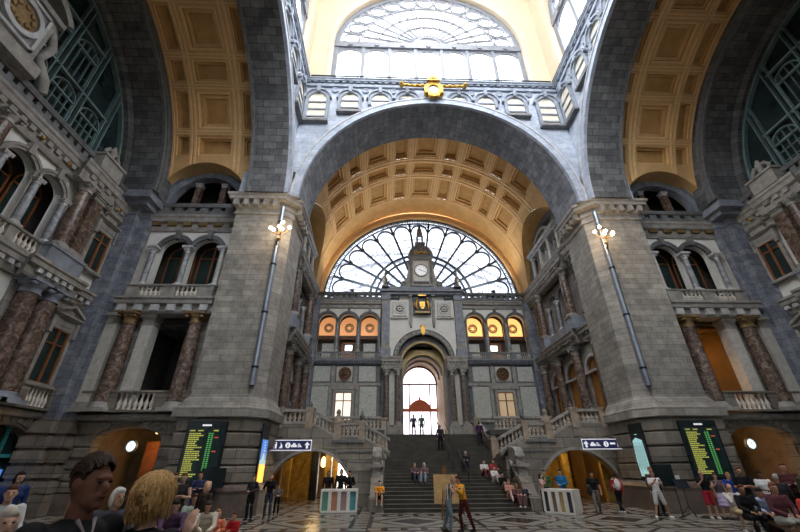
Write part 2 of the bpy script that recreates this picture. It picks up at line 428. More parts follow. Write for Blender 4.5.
def window(f, a, z0, z1, w, mat='wood', rec=-.25, surround='trim_stone', ped=None, n=0, mull=1, glassm='dark_glass', arched=False, tr=.62, label=None):
    """rectangular or arched window in its stone surround; ped: None/'tri'/'flat'"""
    WIN[0] += 1
    t = thing('window_%d' % WIN[0], None, None, f(a, z0, n)); t['kind'] = 'structure'
    m = MB(f); fw = .07 if w < 1.6 else .1
    zt = z1 - (w if arched else 0)
    m.box(a - w, a - w + fw, z0, zt, n + rec, n + rec + .1); m.box(a + w - fw, a + w, z0, zt, n + rec, n + rec + .1)
    m.box(a - w, a + w, z0, z0 + fw, n + rec, n + rec + .1)
    if arched: m.ring(a, zt, w - fw, w, n + rec, n + rec + .1, seg=14); m.box(a - w, a + w, zt - fw / 2, zt + fw / 2, n + rec, n + rec + .1)
    else: m.box(a - w, a + w, z1 - fw, z1, n + rec, n + rec + .1); m.box(a - w, a + w, z0 + (z1 - z0) * tr, z0 + (z1 - z0) * tr + fw, n + rec, n + rec + .1)
    for i in range(mull):
        x = a - w + 2 * w * (i + 1) / (mull + 1); m.box(x - fw * .6, x + fw * .6, z0, z1 - .02, n + rec, n + rec + .12)
    m.build('window_frame', mat, t)
    m = MB(f)
    if arched: m.box(a - w, a + w, z0, zt, n + rec - .04, n + rec); m.disc(a, zt, w, n + rec - .04, n + rec, 16, 0, 180)
    else: m.box(a - w, a + w, z0, z1, n + rec - .04, n + rec)
    m.build('pane', glassm, t)
    if surround:
        m = MB(f); sw = .2
        if arched:
            m.box(a - w - sw, a - w, z0, zt, n + rec, n + .12); m.box(a + w, a + w + sw, z0, zt, n + rec, n + .12)
            m.ring(a, zt, w, w + sw, n + rec, n + .12, seg=16)
            m.box(a - .12, a + .12, z1 - .02, z1 + sw + .12, n, n + .2)
        else:
            m.box(a - w - sw, a - w, z0, z1, n + rec, n + .12); m.box(a + w, a + w + sw, z0, z1, n + rec, n + .12)
            m.box(a - w - sw, a + w + sw, z1, z1 + sw, n + rec, n + .12)
        m.build('surround', surround, t)
        m = MB(f); m.box(a - w - sw - .08, a + w + sw + .08, z0 - .16, z0, n - .1, n + .28); m.build('window_sill', surround, t)
    if ped:
        m = MB(f); W = w + .45; zb = z1 + .35
        m.box(a - w - .1, a + w + .1, z1 + .2, zb + .25, n, n + .16)
        m.prof(a - W, a + W, [(n, zb + .2), (n + .2, zb + .2), (n + .42, zb + .34), (n + .42, zb + .42), (n, zb + .42)])
        if ped == 'tri':
            m.poly([(a - W, zb + .42), (a + W, zb + .42), (a, zb + .95)], n, n + .2)
            m.bar((a - W - .03, zb + .44, n), (a + .02, zb + 1.0, n), .14, .42); m.bar((a + W + .03, zb + .44, n), (a - .02, zb + 1.0, n), .14, .42)
        else:
            m.box(a - w * .75, a + w * .75, zb + .42, zb + .8, n, n + .2)
            m.prof(a - w * .9, a + w * .9, [(n, zb + .8), (n + .25, zb + .8), (n + .4, zb + .92), (n + .4, zb + 1.02), (n, zb + 1.02)])
        for sx in (-1, 1): m.poly([(a + sx * (w + .05), z1 - .35), (a + sx * (w + .25), z1 - .35), (a + sx * (w + .3), zb + .2), (a + sx * (w + .05), zb + .2)], n, n + .28)
        m.build('pediment', surround, t)
    return t
def urn(f, a, n, z, s, label, mat='trim_stone', name='urn', cat='urn'):
    m = MB(f); m.lathe([(.16, 0), (.16, .06), (.07, .12), (.05, .2), (.17, .3), (.21, .42), (.19, .52), (.09, .6), (.12, .64), (.06, .72), (.07, .8), (.01, .92)], 0, 0, 12)
    m2 = MB(); me = m.V
    M = MB(f); M.lathe([(r * s, zz * s) for r, zz in [(.16, 0), (.16, .06), (.07, .12), (.05, .2), (.17, .3), (.21, .42), (.19, .52), (.09, .6), (.12, .64), (.06, .72), (.07, .8), (.01, .92)]], a, n, 12, z=z)
    return M.build(name, mat, label=label, cat=cat)
def parapet(f, a0, a1, z0, z1, n, step=.62, mat='dark_trim'):
    """pierced parapet with square holes"""
    m = MB(f); h = z1 - z0
    m.box(a0, a1, z0, z0 + h * .32, n - .12, n + .12); m.prof(a0, a1, [(n - .18, z1 - h * .3), (n + .18, z1 - h * .3), (n + .26, z1 - .06), (n + .26, z1), (n - .2, z1)])
    c = int((a1 - a0) / step); st = (a1 - a0) / c
    for i in range(c + 1):
        a = a0 + st * i; m.box(max(a0, a - st * .3), min(a1, a + st * .3), z0 + h * .32, z1 - h * .3, n - .1, n + .1)
    return trim(m, mat)
glass('back_fill_glass', (.52, .54, .56))
# ================================================================== THE SHELL
m = MB(); m.box(-34, 34, -.2, 0, -18, 60); struct('floor', m, 'floor_slabs')
# ---------------- crossing walls: spandrels over the four arches
ZC = 18.6; RA = 9.9
def crossing(f, c, name):
    m = MB(f); m.wall(c - 11.2, c + 11.2, ZC, 30.8, [(c, RA + .35, ZC, 0)], -2.4, 0, 48); struct('wall_' + name, m, 'spandrel_stone')
    m = MB(f); m.ring(c, ZC, RA + .02, RA + .5, .05, .3, seg=60); trim(m, 'spandrel_stone')
    m = MB(f); m.ring(c, ZC, RA + .5, RA + .62, -.1, .36, seg=60); trim(m, 'pale_trim')
    m = MB(f); m.box(c - 10.9, c + 10.9, 30.5, 30.8, 0, .2); trim(m, 'blue_trim')
    cornice(f, c - 10.9, c + 10.9, 30.75, 31.35, 0, .45, .6, 'blue_trim', e0=-1, e1=-1)
    t = thing('handrail', 'thin black handrail along the lantern cornice on the %s side' % name.split('_')[-1], 'railing', f(c, 31.35, .35))
    m = MB(f); m.box(c - 10.4, c + 10.4, 31.55, 31.65, .32, .4); m.build('rail', 'black_metal', t)
    for i in range(22): m = MB(f); m.box(c - 10.3 + i * .96, c - 10.25 + i * .96, 31.35, 31.55, .34, .38); m.build('post', 'black_metal', t)
def gallery(f, c, offs, name):
    """arched gallery openings with slats under the lantern cornice"""
    for o, zb in offs:
        a = c + o
        WIN[0] += 1
        t = thing('window_%d' % WIN[0], None, None, f(a, 29, 0)); t['kind'] = 'structure'
        r = .72; zs = 28.95
        m = MB(f); m.box(a - r, a + r, zb, zs, .02, .06); m.disc(a, zs, r, .02, .06, 14, 0, 180); m.build('pane', 'cream_panel', t)
        m = MB(f); m.ring(a, zs, r, r + .26, 0, .22, seg=14); m.ring(a, zs, r + .26, r + .42, 0, .34, seg=14)
        for s in (-1, 1): m.box(a + s * (r + .13) - .13, a + s * (r + .13) + .13, zb, zs, 0, .22)
        m.box(a - .14, a + .14, zs + r - .05, 30.5, 0, .4); m.build('surround', 'blue_trim', t)
        m = MB(f)
        z = zb + .5
        while z < zs + .3: m.box(a - r, a + r, z, z + .13, .06, .16); z += .85
        m.build('slat', 'blue_trim', t)
        if zb < 27.5:
            m = MB(f); m.box(a - r - .3, a + r + .3, zb - .2, zb, 0, .4); m.build('window_sill', 'dark_trim', t)
    xs = [o for o, _ in offs]
    m = MB(f)
    for i in range(len(xs) - 1):
        a = c + (xs[i] + xs[i + 1]) / 2; m.disc(a, 30.1, .2, 0, .12, 10); m.ring(a, 30.1, .2, .3, 0, .16, 0, 360, 12)
    trim(m, 'blue_trim')
offs = [(-9.6, 26.3), (-6.95, 27.4), (-4.45, 28.3), (-2.2, 28.6), (0, 28.7), (2.2, 28.6), (4.45, 28.3), (6.95, 27.4), (9.6, 26.3)]
crossing(fY(21.0), 0, 'crossing_front'); gallery(fY(21.0), 0, [o for o in offs if o[0] != 0], 'front')
for sd in (-1, 1):
    crossing(fX(sd, 10.9), 10.4, 'crossing_' + SIDE[sd]); gallery(fX(sd, 10.9), 10.4, offs[2:], SIDE[sd])
fN = lambda a, z, n: (a, -.8 + n, z)
m = MB(fN); m.wall(-11.2, 11.2, ZC, 31.35, [(0, RA, ZC, 0)], -2.4, 0, 32); struct('wall_crossing_back', m, 'spandrel_stone')
# soffit arches (deep stone ribs lining the four crossing arches)
for sd in (-1, 1):
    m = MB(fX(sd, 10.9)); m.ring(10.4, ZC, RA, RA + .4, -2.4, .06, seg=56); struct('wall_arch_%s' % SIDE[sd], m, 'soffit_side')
    m = MB(fX(sd, 10.9)); m.ring(10.4, ZC, RA - .05, RA + .25, -2.55, -2.35, seg=56); trim(m, 'dark_trim')
    # far stone rib against the end wall
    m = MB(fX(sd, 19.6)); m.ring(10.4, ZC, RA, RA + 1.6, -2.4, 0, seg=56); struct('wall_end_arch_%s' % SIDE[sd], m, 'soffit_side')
    m = MB(fX(sd, 19.6)); m.ring(10.4, ZC, RA - .06, RA + .16, -.1, .12, seg=56); m.ring(10.4, ZC, RA + .16, RA + .5, -.1, .2, seg=56); trim(m, 'dark_trim')
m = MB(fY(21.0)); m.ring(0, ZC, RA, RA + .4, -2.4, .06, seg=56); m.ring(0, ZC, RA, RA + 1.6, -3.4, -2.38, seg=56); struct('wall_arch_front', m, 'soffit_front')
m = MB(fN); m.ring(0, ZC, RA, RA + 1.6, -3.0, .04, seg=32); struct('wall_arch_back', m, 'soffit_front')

# ---------------- coffered vaults
RV = 11.0; ZV = 18.4
def vault(name, mapf, u0, u1, ucells, cells, lun, th0=0, th1=180, simple=False, plainto=None):
    """mapf(u, theta_deg, depth) ; lun=(uc, rad, zc) clips a side lunette; cells=[(th0,th1)]"""
    def zof(th): return ZV + RV * sin(rad(th))
    def low(u, side):
        """lowest theta of the vault surface at u"""
        if lun is None: return 0
        d = abs(u - lun[0])
        if d >= lun[1]: return 0
        z = lun[2] + math.sqrt(lun[1] ** 2 - d * d) * lun[3]
        return math.degrees(math.asin(max(0, min(1, (z - ZV) / RV))))
    us = sorted(set([u0, u1] + [x for c in ucells for x in c])); K = 6
    fine = []
    for a, b in zip(us, us[1:]):
        k = max(1, int((b - a) / .35)); fine += [a + (b - a) * i / k for i in range(k)]
    fine.append(us[-1])
    th = []
    for a, b in cells: th += [a, b]
    base = MB(lambda a, z, n: mapf(a, z, n)); cof = MB(lambda a, z, n: mapf(a, z, n)); mold = MB(lambda a, z, n: mapf(a, z, n))
    clipTh = 0 if lun is None else math.degrees(math.asin(min(1, (lun[2] + lun[1] * lun[3] - ZV) / RV)))
    def coffer(a, b, t0, t1):
        rr = 180 / PI / RV
        K = 4
        def loop(i, d, ia):   # rectangular loop, sampled
            pts = []
            A, B, T0, T1 = a + ia, b - ia, t0 + ia * rr, t1 - ia * rr
            for k in range(K): pts.append((A, T0 + (T1 - T0) * k / K, d))
            pts.append((A, T1, d))
            for k in range(1, K + 1): pts.append((B, T1 - (T1 - T0) * (k - 1) / K, d))
            pts.append((B, T0, d)); return pts
        w = min(b - a, (t1 - t0) / rr)
        L = [loop(0, 0, 0), loop(1, 0, w * .05), loop(2, .09, w * .06), loop(3, .09, w * .10), loop(4, .28, w * .12), loop(5, .28, w * .20), loop(6, .45, w * .22)]
        n = len(L[0])
        for q in range(len(L) - 1):
            tgt = base if q in (0,) else cof if q in (3, 5) else mold if q in (1, 2) else base
            tgt.add(L[q] + L[q + 1], [(i, (i + 1) % n, n + (i + 1) % n, n + i) for i in range(n)])
        lp = L[-1]; cof.add(lp, [(i, i + 1, n - 2 - i, n - 1 - i) for i in range(0, n // 2 - 1)])
    for a, b in zip(us, us[1:]):
        isc = (a, b) in ucells
        sub = [x for x in fine if a <= x < b] + [b]
        thr = sorted(set([th0, th1] + th))
        for t0, t1 in zip(thr, thr[1:]):
            cell = (t0, t1) in cells
            tt0, tt1 = (min(t0, 180 - t0), min(t1, 180 - t1))
            lo = max(low(x, 0) for x in sub)
            if cell and isc and not simple and min(tt0, tt1) >= lo + .3:
                coffer(a, b, t0, t1)
            else:
                k = max(1, int((t1 - t0) / 2.5))
                for i in range(len(sub) - 1):
                    for j in range(k):
                        ta, tb = t0 + (t1 - t0) * j / k, t0 + (t1 - t0) * (j + 1) / k
                        q = []
                        for u, t in ((sub[i], ta), (sub[i + 1], ta), (sub[i + 1], tb), (sub[i], tb)):
                            l = low(u, 0)
                            if t < l: t = l
                            if t > 180 - l: t = 180 - l
                            q.append((u, t, 0))
                        if abs(q[0][1] - q[3][1]) + abs(q[1][1] - q[2][1]) > .01: base.add(q, [(0, 1, 2, 3)])
    # double raised lines between the coffers
    def strip(a, b, t0, t1, d=-.07):
        lo = max(low(a, 0), low(b, 0))
        t0 = max(t0, lo); t1 = min(t1, 180 - lo)
        if t1 - t0 < .2: return
        k = max(1, int((t1 - t0) / 3)); vs = []
        for i in range(k + 1):
            t = t0 + (t1 - t0) * i / k; vs += [(a, t, 0), (a, t, d), (b, t, d), (b, t, 0)]
        fs = []
        for i in range(k):
            p = 4 * i
            for x, y in ((0, 1), (1, 2), (2, 3)): fs.append((p + x, p + y, p + y + 4, p + x + 4))
        mold.add(vs, fs)
    if not simple:
        for (a, b), (c, d) in zip(ucells, ucells[1:]):
            w = c - b
            for s in (.12, .62): strip(b + w * s, b + w * (s + .26), th0, th1)
        strip(ucells[0][0] - .22, ucells[0][0] - .08, th0, th1); strip(ucells[-1][1] + .08, ucells[-1][1] + .22, th0, th1)
        rr = 180 / PI / RV
        for (a, b), (c, d) in zip(cells, cells[1:]):
            w = c - b
            for s in (.15, .62):
                tt = b + w * s
                for x0, x1 in zip([u0] + fine, fine):
                    if x1 - x0 > .01 and x0 >= ucells[0][0] and x1 <= ucells[-1][1] and min(tt, 180 - tt) > max(low(x0, 0), low(x1, 0)) + .5: strip(x0, x1, tt, tt + w * .24, -.07)
    o = struct('ceiling_' + name, base, 'vault_tan')
    if cof.V: c = cof.build('coffer_panels', 'vault_deep', o); mold.build('coffer_mouldings', 'vault_mould', o)
def cells_of(c0, per, big, small, lo, hi):
    out = []
    k = -6
    while k < 7:
        for c, w in ((c0 + k * per, big), (c0 + k * per + per / 2, small)):
            if c - w / 2 > lo and c + w / 2 < hi: out.append((c - w / 2, c + w / 2))
        k += 1
    return sorted(out)
for sd in (-1, 1):
    mp = lambda u, t, d, sd=sd: (sd * u, 10.4 + (RV + d) * cos(rad(t)), ZV + (RV + d) * sin(rad(t)))
    ucells = [(13.35, 14.5), (15.15, 17.75), (18.3, 19.3)]
    vault('bay_' + SIDE[sd], mp, 13.2, 19.7, ucells, cells_of(91.5, 27, 14.5, 8, 8, 93), (16.95, 3.3, 18.4, 1.0), 0, 100)
    mb = MB(lambda a, z, n: (sd * a, 10.4 + (RV + n) * cos(rad(z)), ZV + (RV + n) * sin(rad(z))))
    k = 20; mb.add([(u, 100 + 80 * i / k, 0) for i in range(k + 1) for u in (13.2, 19.7)], [(2 * i, 2 * i + 1, 2 * i + 3, 2 * i + 2) for i in range(k)]); struct('ceiling_bay_near_' + SIDE[sd], mb, 'vault_tan')
mp = lambda u, t, d: ((RV + d) * cos(rad(t)), u, ZV + (RV + d) * sin(rad(t)))
vault('bay_front', mp, 24.0, 37.0, [(24.35, 27.75), (28.5, 30.05), (30.75, 33.95)], cells_of(90, 25.6, 13, 7.4, 10, 170), (29.5, 5.4, 18.0, 1.0), 0, 180)
mb = MB(lambda a, z, n: ((RV + n) * cos(rad(z)), a, ZV + (RV + n) * sin(rad(z))))
mb.add([(u, 180 * i / 32, 0) for i in range(33) for u in (-17, -3)], [(2 * i, 2 * i + 1, 2 * i + 3, 2 * i + 2) for i in range(32)]); struct('ceiling_bay_back', mb, 'vault_tan')
# lunette hoods: from the edge cut in the vault back to the wall
def hood(f, c, r, zc, nw, axisc, name, mat):
    m = MB(f); k = 32; vs = []
    for i in range(k + 1):
        t = PI * i / k; a = c + r * cos(t); z = zc + r * sin(t)
        dz = min(.999, max(0, (z - ZV) / RV)); n = axisc(math.sqrt(1 - dz * dz) * RV)
        vs += [(a, z, n), (a, z, nw)]
    m.add(vs, [(2 * i, 2 * i + 1, 2 * i + 3, 2 * i + 2) for i in range(k)], True); struct('ceiling_hood_' + name, m, mat)
for sd in (-1, 1):
    hood(fA(sd), 16.95, 3.3, 18.4, -.3, lambda h: 22.3 - (10.4 + h), 'bay_' + SIDE[sd], 'vault_tan')
    hood(fD(sd), 29.5, 5.4, 18.0, -.3, lambda h: 11.6 - h, 'front_' + SIDE[sd], 'vault_deep')

# ---------------- the lantern
m = MB()
LH = 49
def lantern_wall(f, c, nm, full=True):
    r = 9.0; zs = 37.9
    m = MB(f); m.wall(c - 11.2, c + 11.2, 31.35, LH, [(c, r, zs, 31.35)], -.9, 0, 40); struct('wall_lantern_' + nm, m, 'lantern_cream')
    m = MB(f); m.ring(c, zs, r - .02, r + .35, -.1, .25, seg=48)
    for s in (-1, 1): m.box(c + s * (r + .165) - .18, c + s * (r + .165) + .18, 31.35, zs, -.1, .25)
    trim(m, 'lantern_cream')
    WIN[0] += 1
    t = thing('window_%d' % WIN[0], None, None, f(c, 31.35, -.4)); t['kind'] = 'structure'
    n0, n1 = -.5, -.3
    m = MB(f); m.ring(c, zs, r - .45, r, n0, n1 + .1, seg=48)
    for s in (-1, 1): m.box(c + s * (r - .2) - .22, c + s * (r - .2) + .22, 31.35, zs, n0, n1 + .1)
    m.box(c - r, c + r, zs - .55, zs + .25, n0, n1 + .2); m.box(c - r, c + r, 31.35, 31.6, n0, n1)
    nl = 7; st = 2 * (r - .3) / nl
    for i in range(nl + 1):
        a = c - r + .3 + i * st; i in (0, nl) or m.box(a - .16, a + .16, 31.35, zs, n0, n1 + .1)
    # arched heads of the lower lights
    for i in range(nl):
        a = c - r + .3 + (i + .5) * st; hw = st / 2 - .14; zz = zs - .55 - hw
        vs = []; k = 10
        for j in range(k + 1):
            x = a - hw * cos(PI * j / k); z = zz + hw * .8 * sin(PI * j / k); vs += [(x, z, n0 + .05), (x, z, n1), (x, zs - .5, n0 + .05), (x, zs - .5, n1)]
        m.add(vs, [(4 * j + p, 4 * j + q, 4 * j + 4 + q, 4 * j + 4 + p) for j in range(k) for p, q in ((0, 1), (1, 3), (0, 2))])
        m.disc(a, zs - .3, .2, n1 + .2, n1 + .32, 8)
    # the fan
    m.ring(c, zs + .2, 1.3, 1.65, n0, n1, 0, 180, 20); m.disc(c, zs + .2, 1.0, n0, n1, 14, 0, 180)
    NR = 16
    for i in range(1, NR):
        q = PI * i / NR
        m.bar((c + 1.5 * cos(q), zs + .2 + 1.5 * sin(q), n0), (c + 6.4 * cos(q), zs + .2 + 6.4 * sin(q), n0), .13, .2)
    for rr in (3.1, 4.8, 6.45): m.ring(c, zs + .2, rr, rr + .13, n0, n1, 0, 180, 36)
    for i in range(13):
        q = PI * (i + .5) / 13
        m.ring(c + 7.5 * cos(q), zs + .2 + 7.5 * sin(q), .72, .86, n0, n1, 0, 360, 14)
    for i in range(14):
        q = PI * i / 13; v = (c + 6.5 * cos(q), zs + .2 + 6.5 * sin(q), n0); m.bar(v, (c + 8.7 * cos(q), zs + .2 + 8.7 * sin(q), n0), .1, .18)
    m.build('window_frame', 'white_metal', t)
    m = MB(f); m.box(c - r, c + r, 31.35, zs, n0 - .06, n0 - .03); m.disc(c, zs, r, n0 - .06, n0 - .03, 40, 0, 180); m.build('pane', 'lantern_glass', t)
lantern_wall(fY(21.4), 0, 'front')
for sd in (-1, 1): lantern_wall(fX(sd, 11.0), 10.2, SIDE[sd])
m = MB(fN); m.wall(-11.2, 11.2, 31.35, LH, [(0, 9.0, 37.9, 31.35)], -.9, 0, 32); struct('wall_lantern_back', m, 'lantern_cream')
# unseen cap of the lantern, eye left open to let sky light in
m = MB(); k = 40; vs = []
for i in range(k + 1):
    t = 2 * PI * i / k; x, y = cos(t), sin(t); s = 11.3 / max(abs(x), abs(y))
    vs += [(x * 7.0, LH + 2.5, 10.2 + y * 7.0), (x * s, LH - .2, 10.2 + y * s)]
m.add(vs, [(2 * i, 2 * i + 1, 2 * i + 3, 2 * i + 2) for i in range(k)]); struct('ceiling_lantern', m, 'lantern_cream')

# ---------------- crossing piers
def pierplan(o, b=0):
    return [(14.0 + o + b, 21 - o), (10.95 - .41 * o, 21 - o), (10.3 - o, 21.65 - .41 * o), (10.3 - o, 24.4 + o * .3), (14.0 + o + b, 24.4 + o * .3)]
def planprism(sd, plans):
    """plans=[(z, poly)] stacked"""
    m = MB(lambda a, z, n: (sd * a, n, z)); k = len(plans[0][1]); vs = []; fs = []
    for z, p in plans: vs += [(x, z, y) for x, y in p]
    for j in range(len(plans) - 1): fs += [(j * k + i, j * k + (i + 1) % k, (j + 1) * k + (i + 1) % k, (j + 1) * k + i) for i in range(k)]
    fs += [tuple(range(k)), tuple(range((len(plans) - 1) * k, len(plans) * k))]
    return m.add(vs, fs)
for sd in (-1, 1):
    nm = SIDE[sd]
    m = planprism(sd, [(5.3, pierplan(0)), (17.5, pierplan(0))]); struct('wall_pier_' + nm, m, 'pier_stone')
    m = planprism(sd, [(4.3, pierplan(.0)), (4.3, pierplan(.42, .1)), (4.75, pierplan(.42, .1)), (4.85, pierplan(.3, .05)), (5.25, pierplan(.12)), (5.3, pierplan(.05)), (5.45, pierplan(.0))]); trim(m, 'pier_stone')
    m = planprism(sd, [(17.15, pierplan(0)), (17.2, pierplan(.1)), (17.35, pierplan(.1)), (17.4, pierplan(.03)), (17.6, pierplan(.03)), (17.7, pierplan(.12)), (18.15, pierplan(.14)), (18.2, pierplan(.5)), (18.4, pierplan(.52)), (18.5, pierplan(.62)), (18.65, pierplan(.62)), (18.66, pierplan(.1))]); trim(m, 'trim_stone')
    m = MB(fP(sd))
    for i in range(5): a = 11.35 + i * .66; m.poly([(a - .16, 17.72), (a + .16, 17.72), (a + .16, 18.2), (a - .16, 18.2)], .1, .46)
    trim(m, 'trim_stone')
    m = MB(fX(sd, 10.3))
    for i in range(5): a = 21.9 + i * .6; m.poly([(a - .15, 17.72), (a + .15, 17.72), (a + .15, 18.2), (a - .15, 18.2)], .1, .46)
    trim(m, 'trim_stone')
    # rusticated foot of the pier: cushioned courses
    m = planprism(sd, [(0, pierplan(.0)), (4.3, pierplan(.0))]); struct('wall_pier_foot_' + nm, m, 'base_stone')
    z = 1.3; hs = [.78, .78, .72, .72]
    for h in hs:
        m = planprism(sd, [(z + .05, pierplan(.06)), (z + .1, pierplan(.2)), (z + h - .06, pierplan(.26)), (z + h - .01, pierplan(.24)), (z + h, pierplan(.06))]); trim(m, 'base_stone'); z += h
    m = planprism(sd, [(0, pierplan(.5)), (.9, pierplan(.5)), (1.05, pierplan(.55)), (1.2, pierplan(.5)), (1.3, pierplan(.3))]); trim(m, 'plinth_stone')
    # stonework above the cornice that carries the two arches
    m = MB(lambda a, z, n: (sd * a, n, z)); m.box(10.3, 14.2, 18.6, 21, 21.0, 24.2); struct('wall_pier_head_' + nm, m, 'spandrel_stone')
# near piers and the plain near half of the hall (behind the camera)
for sd in (-1, 1):
    m = MB(lambda a, z, n: (sd * a, n, z)); m.box(10.3, 14.4, 0, ZC, -3.8, -.6); struct('wall_near_pier_' + SIDE[sd], m, 'pier_stone')
    m = MB(lambda a, z, n: (sd * a, n, z)); m.box(10.3, 22, 0, 30, -4.2, -1.2); struct('wall_near_bay_' + SIDE[sd], m, 'pier_stone')
    m = MB(lambda a, z, n: (sd * a, n, z)); m.box(11.3, 12, 0, 30, -17, -3.8); struct('wall_back_bay_' + SIDE[sd], m, 'pier_stone')
m = MB(lambda a, z, n: (a, n, z)); m.wall(-12, 12, 0, 31, [(0, 9.8, 18.3, 14.0)], -17.5, -17, 30); struct('wall_back', m, 'pier_stone')
m = MB(lambda a, z, n: (a, n, z)); m.box(-9.8, 9.8, 14, 18.3, -17.4, -17.35); m.disc(0, 18.3, 9.8, -17.4, -17.35, 30, 0, 180); m.build('window_90', 'back_fill_glass', kind='structure')  # unseen window added behind the camera as soft sky fill
# outer shell behind the galleries
for sd in (-1, 1):
    m = MB(lambda a, z, n, sd=sd: (sd * a, n, z))
    m.box(11.9, 24.2, 0, 31, 26.95, 27.1); m.box(14.6, 14.8, 0, 30, 27.1, 37.6); m.box(11.9, 14.8, 0, 30, 37.4, 37.6); m.box(12.05, 14.8, 25.6, 25.8, 24, 37.6); m.box(11.9, 24.2, 30.5, 30.7, -5, 27.1); struct('wall_shell_%s' % SIDE[sd], m, 'room_dark')
# ================================================================== SIDE BAY FACADES (facing the camera)
LAMPS = []
def lamp(kind, loc, power, color, size=.3, rot=None, sy=None, spot=None):
    d = bpy.data.lights.new('light', kind); d.energy = power; d.color = color
    if kind == 'AREA':
        d.size = size
        if sy: d.shape = 'RECTANGLE'; d.size_y = sy
    elif kind == 'SPOT': d.spot_size = spot or 1.2; d.shadow_soft_size = size; d.spot_blend = .5
    else: d.shadow_soft_size = size
    o = bpy.data.objects.new('light', d); COL.objects.link(o); o.location = loc
    if rot: o.rotation_euler = rot
    return o
def clock(f, a, z, n, r, label, lit='clock_white', mat='dark_trim', hour=60, minute=200):
    t = thing('wall_clock', label, 'clock', f(a, z, n))
    m = MB(f); m.disc(a, z, r, n, n + .06, 28); m.build('clock_face', lit, t)
    m = MB(f); m.ring(a, z, r * .97, r * 1.14, n - .05, n + .12, 0, 360, 28); m.build('rim', mat, t)
    m = MB(f)
    for k in range(12):
        q = k * PI / 6; m.bar((a + r * .76 * cos(q), z + r * .76 * sin(q), n + .06), (a + r * .9 * cos(q), z + r * .9 * sin(q), n + .06), r * .07, .01)
    m.build('hour_marks', 'black_metal', t)
    m = MB(f); m.bar((a, z, n + .07), (a + r * .5 * cos(rad(hour)), z + r * .5 * sin(rad(hour)), n + .07), r * .1, .015); m.bar((a, z, n + .085), (a + r * .75 * cos(rad(minute)), z + r * .75 * sin(rad(minute)), n + .085), r * .07, .015)
    m.build('hands', 'black_metal', t); return t
def courses(f, a0, a1, z0, z1, h, n, mat, d=.09):
    m = MB(f); z = z0; 
    while z < z1 - .05:
        zz = min(z + h, z1); m.prof(a0, a1, [(n - .1, z + .02), (n + d * .7, z + .05), (n + d, z + .1), (n + d, zz - .08), (n + d * .7, zz - .04), (n - .1, zz - .01)]); z += h
    return trim(m, mat)
def voussoirs(f, c, zc, r0, r1, n0, n1, cnt, mat, rz=1, a0=0, a1=180):
    m = MB(f)
    for i in range(cnt):
        t0 = a0 + (a1 - a0) * (i + .06) / cnt; t1 = a0 + (a1 - a0) * (i + .94) / cnt
        m.ring(c, zc, r0, r1, n0, n1, t0, t1, 2, rz)
    return trim(m, mat)
